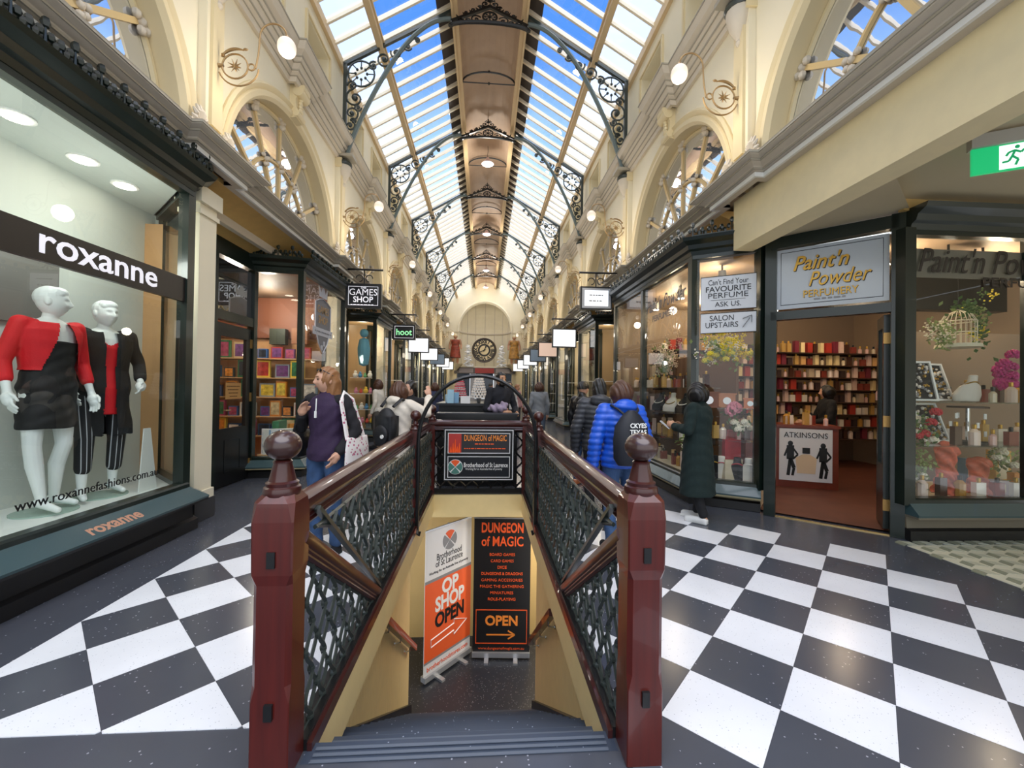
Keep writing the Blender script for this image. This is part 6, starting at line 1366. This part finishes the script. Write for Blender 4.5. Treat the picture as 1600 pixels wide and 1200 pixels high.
def flower_mesh(m, kind, r=.035):
    key = (m.name, kind, r)
    if key in FLM: return FLM[key]
    b = MB(); random.seed(4)
    if kind == 'rose':
        for q in range(26):
            a = q*2.4; zz = 1-1.7*q/26; rr = sqrt(max(0, 1-zz*zz)); b.ball((rr*r*cos(a), rr*r*sin(a), zz*r*.85), r*.4, 6, 5, (1, 1, 1))
    elif kind == 'spray':
        for q in range(16): b.ball((random.gauss(0, r), random.gauss(0, r), random.gauss(0, r)), r*.32, 6, 4)
    else:
        for q in range(60):
            d = V((random.gauss(0, 1), random.gauss(0, 1), random.gauss(.3, 1))).normalized()*r*1.3; b.ball(d, r*.36, 5, 4)
    FLM[key] = b.mesh('flower', m, True); return FLM[key]
def bouquet(label, loc, fl, n, spread, lm=None, h=.0, pot=None, r=.035, leaves=40, cat='flowers', up=1.):
    t = thing('flower_arrangement', label, cat, loc); random.seed(int(abs(loc[0])*977))
    for i in range(n):
        m_, kd = fl[i % len(fl)]; link('flower', flower_mesh(m_, kd, r), t, (random.gauss(0, spread[0]), random.gauss(0, spread[1]), h+random.gauss(0, spread[2])*up), random.random()*6)
    b = MB()
    for i in range(leaves):
        c = V((random.gauss(0, spread[0]*1.15), random.gauss(0, spread[1]), h-.03+random.gauss(0, spread[2]*1.1))); d = V((random.gauss(0, 1), random.gauss(0, 1), random.gauss(.2, 1))).normalized()*.07; s_ = d.cross(V((.3, .5, .8))).normalized()*.02
        b.add([c, c+d*.5+s_, c+d, c+d*.5-s_], [(0, 1, 2, 3)])
    o = b.build('leaves', lm or LEAF, t); o['kind'] = 'stuff'
    b = MB()
    for i in range(9): b.tube([(0, 0, -h*0-.22 if pot else -.12), (random.gauss(0, spread[0]*.4), random.gauss(0, spread[1]*.4), h)], .004, 4)
    o = b.build('stems', LEAF, t); o['kind'] = 'stuff'
    if pot: MB().lathe([(.05, -.24), (.07, -.18), (.06, -.08), (.075, -.04)], n=14).build('vase', pot, t, True)
    return t
YF = mat('yellow_petal', 'e2cc3a', .7); PKF = mat('pink_petal', 'd98a98', .7); WHF = mat('cream_petal', 'ebe2cc', .7); RDF = mat('red_petal', 'b81f2e', .6); DRY = mat('dried_petal', 'cdb7a0', .8); FUC = mat('fuchsia_petal', 'c02a80', .5); ORF = mat('coral_petal', 'd8644a', .6)
p = px(1130, 545, 1, 5.35); bouquet('large yellow and cream flower arrangement high in the splayed pane', (p.x, p.y, p.z), [(YF, 'spray'), (YF, 'rose'), (WHF, 'spray'), (YF, 'spray')], 80, (.17, .08, .1), LEAF2, 0, None, .034, 120)
MB().lathe([(.05, 0), (.03, .1), (.05, .3)], (p.x, p.y, p.z-.36), 10)
p = px(1040, 560, 0, 3.12); bouquet('dried pale flower arrangement in the long perfumery window', (p.x, p.y, p.z), [(DRY, 'spray'), (WHF, 'spray'), (DRY, 'spray')], 60, (.06, .16, .14), LEAF2, 0, mat('clear_vase', '9aa890', .2), .03, 60)
p = px(1148, 640, 1, 5.3); bouquet('pink hydrangea flowers in the splayed pane', (p.x, p.y, p.z), [(PKF, 'hydrangea')], 4, (.06, .04, .03), LEAF, 0, None, .045, 30)
p = px(1155, 665, 1, 5.28); bouquet('cream roses below the pink hydrangea', (p.x, p.y, p.z), [(WHF, 'rose')], 9, (.07, .04, .04), LEAF, 0, None, .035, 40)
p = px(1435, 672, 1, 4.2); bouquet('red and cream roses at the edge of the corner window', (p.x+.02, p.y, p.z), [(RDF, 'rose'), (WHF, 'rose'), (RDF, 'rose'), (LEAF2, 'spray')], 14, (.06, .05, .07), LEAF, 0, None, .04, 70)
p = px(1436, 735, 1, 4.25); bouquet('pale green foliage below the red roses', (p.x, p.y, p.z), [(LEAF2, 'spray'), (WHF, 'rose')], 9, (.05, .05, .12), LEAF2, 0, None, .035, 80)
p = px(1568, 590, 1, 4.35); bouquet('fuchsia flower stand on the upper shelf of the corner window', (p.x, p.y, p.z), [(FUC, 'rose')], 16, (.035, .03, .09), FUC, 0, None, .05, 10)
p = px(1565, 715, 1, 4.4); bouquet('pale foliage and cream flowers in the corner window', (p.x, p.y, p.z), [(LEAF2, 'spray'), (WHF, 'rose')], 12, (.08, .05, .08), LEAF2, 0, None, .035, 60)
p = px(1085, 690, 1, 5.35); bouquet('pale green flowers beside the green coat', (p.x-.05, p.y+.1, p.z), [(LEAF2, 'spray'), (WHF, 'rose')], 10, (.06, .04, .06), LEAF2, 0, None, .035, 40)
# birdcage with flowers
p = px(1497, 515, 1, 4.4)
bc = thing('birdcage', 'white wire birdcage wreathed in flowers hanging in the corner window', 'birdcage', (p.x, p.y, p.z-.17)); CW = mat('cage_white', 'd8d0b8', .5)
for i in range(22):
    a = 2*pi*i/22; MB().tube([(.15*cos(a), .15*sin(a), 0), (.15*cos(a), .15*sin(a), .26), (.11*cos(a), .11*sin(a), .34), (0, 0, .4)], .004, 4).build('wire', CW, bc)
for z in (0, .13, .26): MB().tube([(.15*cos(2*pi*i/24), .15*sin(2*pi*i/24), z) for i in range(24)], .006, 4, True).build('hoop', CW, bc)
MB().cone((0, 0, -.04), (0, 0, 0), .2, .19, 24).build('tray', CW, bc); MB().tube([(0, 0, .4), (0, 0, .75)], .004, 4).build('chain', BLACK, bc)
bouquet('yellow and green flowers climbing the right of the birdcage', (p.x+.14, p.y-.1, p.z+.02), [(YF, 'spray'), (LEAF2, 'spray')], 16, (.04, .04, .12), LEAF, 0, None, .03, 50)
bouquet('pale green flowers at the left of the birdcage', (p.x-.24, p.y-.05, p.z-.05), [(LEAF2, 'spray'), (WHF, 'spray')], 14, (.07, .04, .1), LEAF2, 0, None, .03, 50)
bouquet('dark green leaves over the top of the birdcage', (p.x+.06, p.y-.04, p.z+.25), [(LEAF, 'spray')], 6, (.07, .04, .05), LEAF, 0, None, .03, 60)
# scarf stands
for (x, y0, y1, lb, c) in ((1480, 690, 782, 'coral and mauve scarf draped over a stand in the corner window', 'd8684e'), (1530, 715, 782, 'orange scarf on a shorter stand in the corner window', 'c05a3a')):
    a, b_ = px(x, y0, 1, 4.3), px(x, y1, 1, 4.3); h = a.z-.4
    sm_ = mat('scarf_'+c, c, .5, noise=.5, nscale=9); o = fuse(MB().loft([[(r_*cos(2*pi*i/18)*(1+.2*sin(3*2*pi*i/18)), r_*sin(2*pi*i/18), z) for i in range(18)] for z, r_ in ((0, .13), (h*.25, .09), (h*.6, .065), (h*.8, .1), (h*.95, .08), (h, .03))]), sm_, .01, 1, None, 'scarf', lambda c_, n_: c_+n_*.012*sin(c_.z*50+c_.x*70))
    tag(link('draped_scarf', o, None, (a.x, a.y, .4)), lb, 'scarf')
# amber bottles, boxes, small clocks
def block(label, x, y, depth, w, h, c, cat='box', name='gift_box', emi=0., z=None):
    p = px(x, y, 1, depth); zz = p.z if z is None else z
    t = thing(name, label, cat, (p.x, p.y, zz)); MB().box(-w/2, w/2, -w*.25, w*.25, 0, h).build('body', mat('blk_'+c, c, .35), t); MB().box(-w*.3, w*.3, -w*.26, -w*.25, h*.2, h*.75).build('label_panel', mat('blk_lab', 'e9dcc0', .5), t)
block('orange glass perfume flask low in the corner window', 1588, 760, 4.35, .14, .22, 'e08a20', 'bottle', 'perfume_flask', z=.4); block('yellow gift box behind the pale foliage', 1560, 720, 4.6, .2, .42, 'd9a84a', z=.42); block('pale perfume gift set beside the orange flask', 1555, 775, 4.25, .2, .16, 'c8b8b8', z=.4)
block('blue striped box under the lower shelf of the corner window', 1512, 730, 4.5, .16, .34, '3f6a88', z=.42)
sr_ = thing('earring_carousel', 'clear earring carousel on the lower shelf of the corner window', 'display stand', (px(1512, 660, 1, 4.4).x, 4.4, .95)); MB().cone((0, 0, 0), (0, 0, .02), .17, .17, 24).build('base', BVV, sr_); MB().cone((0, 0, .02), (0, 0, .4), .02, .02, 10).build('spindle', MATS['chrome'], sr_); MB().cone((0, 0, .4), (0, 0, .42), .17, .17, 24).build('top', DKW, sr_)
for i in range(10): a = 2*pi*i/10; MB().box(.14*cos(a)-.015, .14*cos(a)+.015, .14*sin(a)-.004, .14*sin(a)+.004, .08+.1*(i % 3), .14+.1*(i % 3)).build('card', WHITE, sr_)
for k, (x, y, lb, c, w) in enumerate(((1136, 603, 'amber mantel clock with round white dial in the splayed pane', 'b0642a', .2), (1108, 600, 'brown mantel clock behind the amber one', '6a3a20', .22), (1172, 595, 'orange trinket clock beside the door post', 'c0622a', .14))):
    p = px(x, y, 1, 5.35-.12*k); t = thing('mantel_clock', lb, 'clock', (p.x, p.y, 1.285), -.5); MB().box(-w/2, w/2, -.04, .04, 0, w*.85).build('case', mat('clk'+c, c, .3), t); MB().box(-w*.58, w*.58, -.05, .05, w*.85, w*.95).box(-w*.58, w*.58, -.05, .05, 0, w*.08).build('mouldings', mat('clk'+c, c, .3), t)
    MB().cone((0, -.05, w*.45), (0, -.04, w*.45), w*.24, w*.24, 20).build('dial', WHITE, t)
hb = thing('red_handbag', 'crimson handbag standing in the splayed pane beside the green coat', 'bag', (3.3, 5.33, .6)); link('bag_body', fuse(MB().box(-.11, .11, -.04, .04, 0, .26).ball((0, 0, .22), .1, 12, 8, (1.05, .4, .6)), mat('crimson_leather', '9a1f26', .45, noise=.2), .01, 3), hb); MB().tube([(-.07, 0, .26), (-.05, 0, .38), (.05, 0, .38), (.07, 0, .26)], .008, 6).build('handle', MATS['crimson_leather'], hb)
tag(MB().box(3.18, 3.42, 5.27, 5.39, .32, .6).build('display_block', MATS['cream_platform']), 'cream block under the crimson handbag', 'block')
# spot lamps in the perfumery
sp_ = thing('spot_lamp', '', 'spot lamp', group='perfumery spot lamps'); MB().cone((0, 0, 0), (0, 0, -.14), .05, .06, 14).build('barrel', mat('spot_grey', 'a8a29a', .4), sp_); MB().cone((0, 0, -.142), (0, 0, -.15), .05, .05, 14).build('lamp_face', SPOTM, sp_); MB().cone((0, 0, 0), (0, 0, .08), .012, .012, 6).build('stem', BLACK, sp_)
st_ = tree(sp_)
for k, (x, y) in enumerate(((4.75, 4.5), (5.35, 4.45), (5.85, 4.5), (3.25, 5.5), (3.2, 6.6), (3.2, 7.6), (4.3, 6.1), (4.9, 6.7), (5.6, 6.2), (6.3, 7.0), (4.2, 7.2), (5.4, 7.4))):
    if k == 0: sp_.location = (x, y, 3.16); sp_['label'] = 'grey spot lamp lit under the perfumery ceiling'
    else: dup(sp_, st_, (x, y, 3.16))
# ================================================================ KIOSK BEHIND THE RAILING
kb = thing('bench_planter', 'long black panel behind the far railing', 'panel', (-.1, 6.5, 0)); MB().box(-.6, .62, -.12, .12, 0, 1.09).build('panel', BLACK, kb); MB().box(-.62, .64, -.13, .13, 1.09, 1.11).build('cap', mat('dark_cap', '2c2d32', .4), kb)
kk = thing('kiosk_counter', 'black sweets kiosk counter in the middle of the arcade', 'counter', (-.3, 8.5, 0)); MB().box(-.55, .45, -.6, .6, 0, 1.16).build('carcass', BLACK, kk); MB().box(-.6, .5, -.65, .65, 1.16, 1.2).build('top', mat('kiosk_top', '2a2c30', .3), kk)
def macarons(label, x, y, z, r, n, c1, c2):
    t = thing('macaron_tower', label, 'macaron tower', (x, y, z)); MB().cone((0, 0, 0), (0, 0, .1), .03, .05, 12).build('stand', MATS['chrome'], t)
    for k in range(n):
        rr = r*(1-.6*k/n); zz = .1+k*.05; MB().cone((0, 0, zz), (0, 0, zz+.008), rr, rr, 24).build('tier', WHITE, t); m = 14
        for i in range(m): a = 2*pi*(i+.5*(k % 2))/m; MB().lathe([(0, 0), (.021, .004), (.021, .03), (0, .036)], (rr*.88*cos(a), rr*.88*sin(a), zz+.008), 7).build('macaron', c1 if k % 2 else c2, t)
MW = mat('white_macaron', 'e9dfd4', .6); MP = mat('pink_macaron', 'd88a90', .6)
p = px(748, 634, 1, 8.2); macarons('white and pink macaron tower on the kiosk counter', p.x, 8.2, 1.2, .17, 8, MW, MW)
p = px(718, 616, 1, 8.8); macarons('pink macaron tower behind the white one', p.x, 8.9, 1.2, .15, 8, MP, mat('red_macaron', 'c04a5a', .6))
for k, (x, w, h, c) in enumerate(((704, .12, .26, '9fc4d8'), (712, .1, .2, '7fa8c8'), (698, .1, .16, 'b8d4e0'))):
    p = px(x, 635, 1, 8.05); tag(MB().box(p.x-w/2, p.x+w/2, 8.0+.14*k, 8.1+.14*k, 1.2, 1.2+h).build('sweet_box', mat('kiosk_box_%d' % k, c, .5)), '%s sweet box at the left of the kiosk counter' % ('tall pale blue', 'mid blue', 'small ice blue')[k], 'box')
p = px(727, 632, 1, 7.95); tag(MB().box(p.x-.09, p.x+.09, 7.94, 7.96, 1.2, 1.34).build('price_card', WPR), 'white price card on the kiosk counter', 'card')
# statues either side of the clock (plain painted figures)
for s in (-1, 1):
    t = thing('statue', 'painted robed statue on a bracket at the %s of the clock' % ('left' if s < 0 else 'right'), 'statue', (s*2.3, YE-.45, 3.35), group='painted statues')
    J, k = joints(2.15, {}); b = MB(); hc = V((0, .02, 1.585))*k; headmesh(b, hc, k); torso(b, k)
    for q in 'RL':
        b.chain([J['sh'+q], J['el'+q], J['wr'+q]], [.06*k, .05*k, .035*k]); b.chain([J['hip'+q], J['kn'+q], J['an'+q]], [.1*k, .065*k, .045*k]); b.chain([J['an'+q], J['toe'+q]], [.045*k, .03*k])
    t.scale = (1.45, 1.3, 1.05)
    o = link('body', fuse(b, SKIN2, .02, 1), t, rz=pi)
    o = link('robe', fuse(torso(MB(), k, .03, 0, 1.44).loft([[(a*cos(2*pi*i/16), b_*sin(2*pi*i/16), z) for i in range(16)] for z, a, b_ in ((.35*k, .3, .24), (.9*k, .24, .18))]), mat('statue_red' if s < 0 else 'statue_gold', '8f3a24' if s < 0 else 'b0803a', .5, noise=.5, nscale=6), .02, 1), t, rz=pi)
    MB().ball((0, 0, 1.64*k), .13, 12, 8, (1, 1, .8)).cone((0, 0, 1.68*k), (0, 0, 1.78*k), .12, .04, 10).build('helmet', GOLD, t); MB().lathe([(.08, -.5), (.2, -.3), (.4, -.05), (.42, 0)], n=16).build('bracket', CREAM2, t, True)
# street beyond the end opening
tag(MB().box(-8, 8, YE+6, YE+6.2, 0, 7).build('wall_street', mat('street_facade', '8a8278', .7, noise=.15, nscale=.6)), 'grey building facade across the street beyond the arcade end', 'wall', kind='structure')
tag(MB().box(-8, 8, 34, YE+6, -.2, -.01).build('ground_street', mat('street_asphalt', '55555a', .8)), 'grey street paving beyond the arcade end', 'ground', kind='structure')
for k in range(5):
    t = thing('window_street', 'street shop window across the road, %s from the left' % ('first', 'second', 'third', 'fourth', 'fifth')[k], 'window', (-4.4+2.2*k, YE+5.95, 0), kind='structure'); MB().box(-.85, .85, 0, .05, .5, 2.9).build('glass', mat('street_glass', '2c3034', .1), t); frame(MB(), -.9, .9, .45, 2.95, 0, .08, .06).build('frame', WHITE, t)
bpy.data.scenes.remove(TMP)
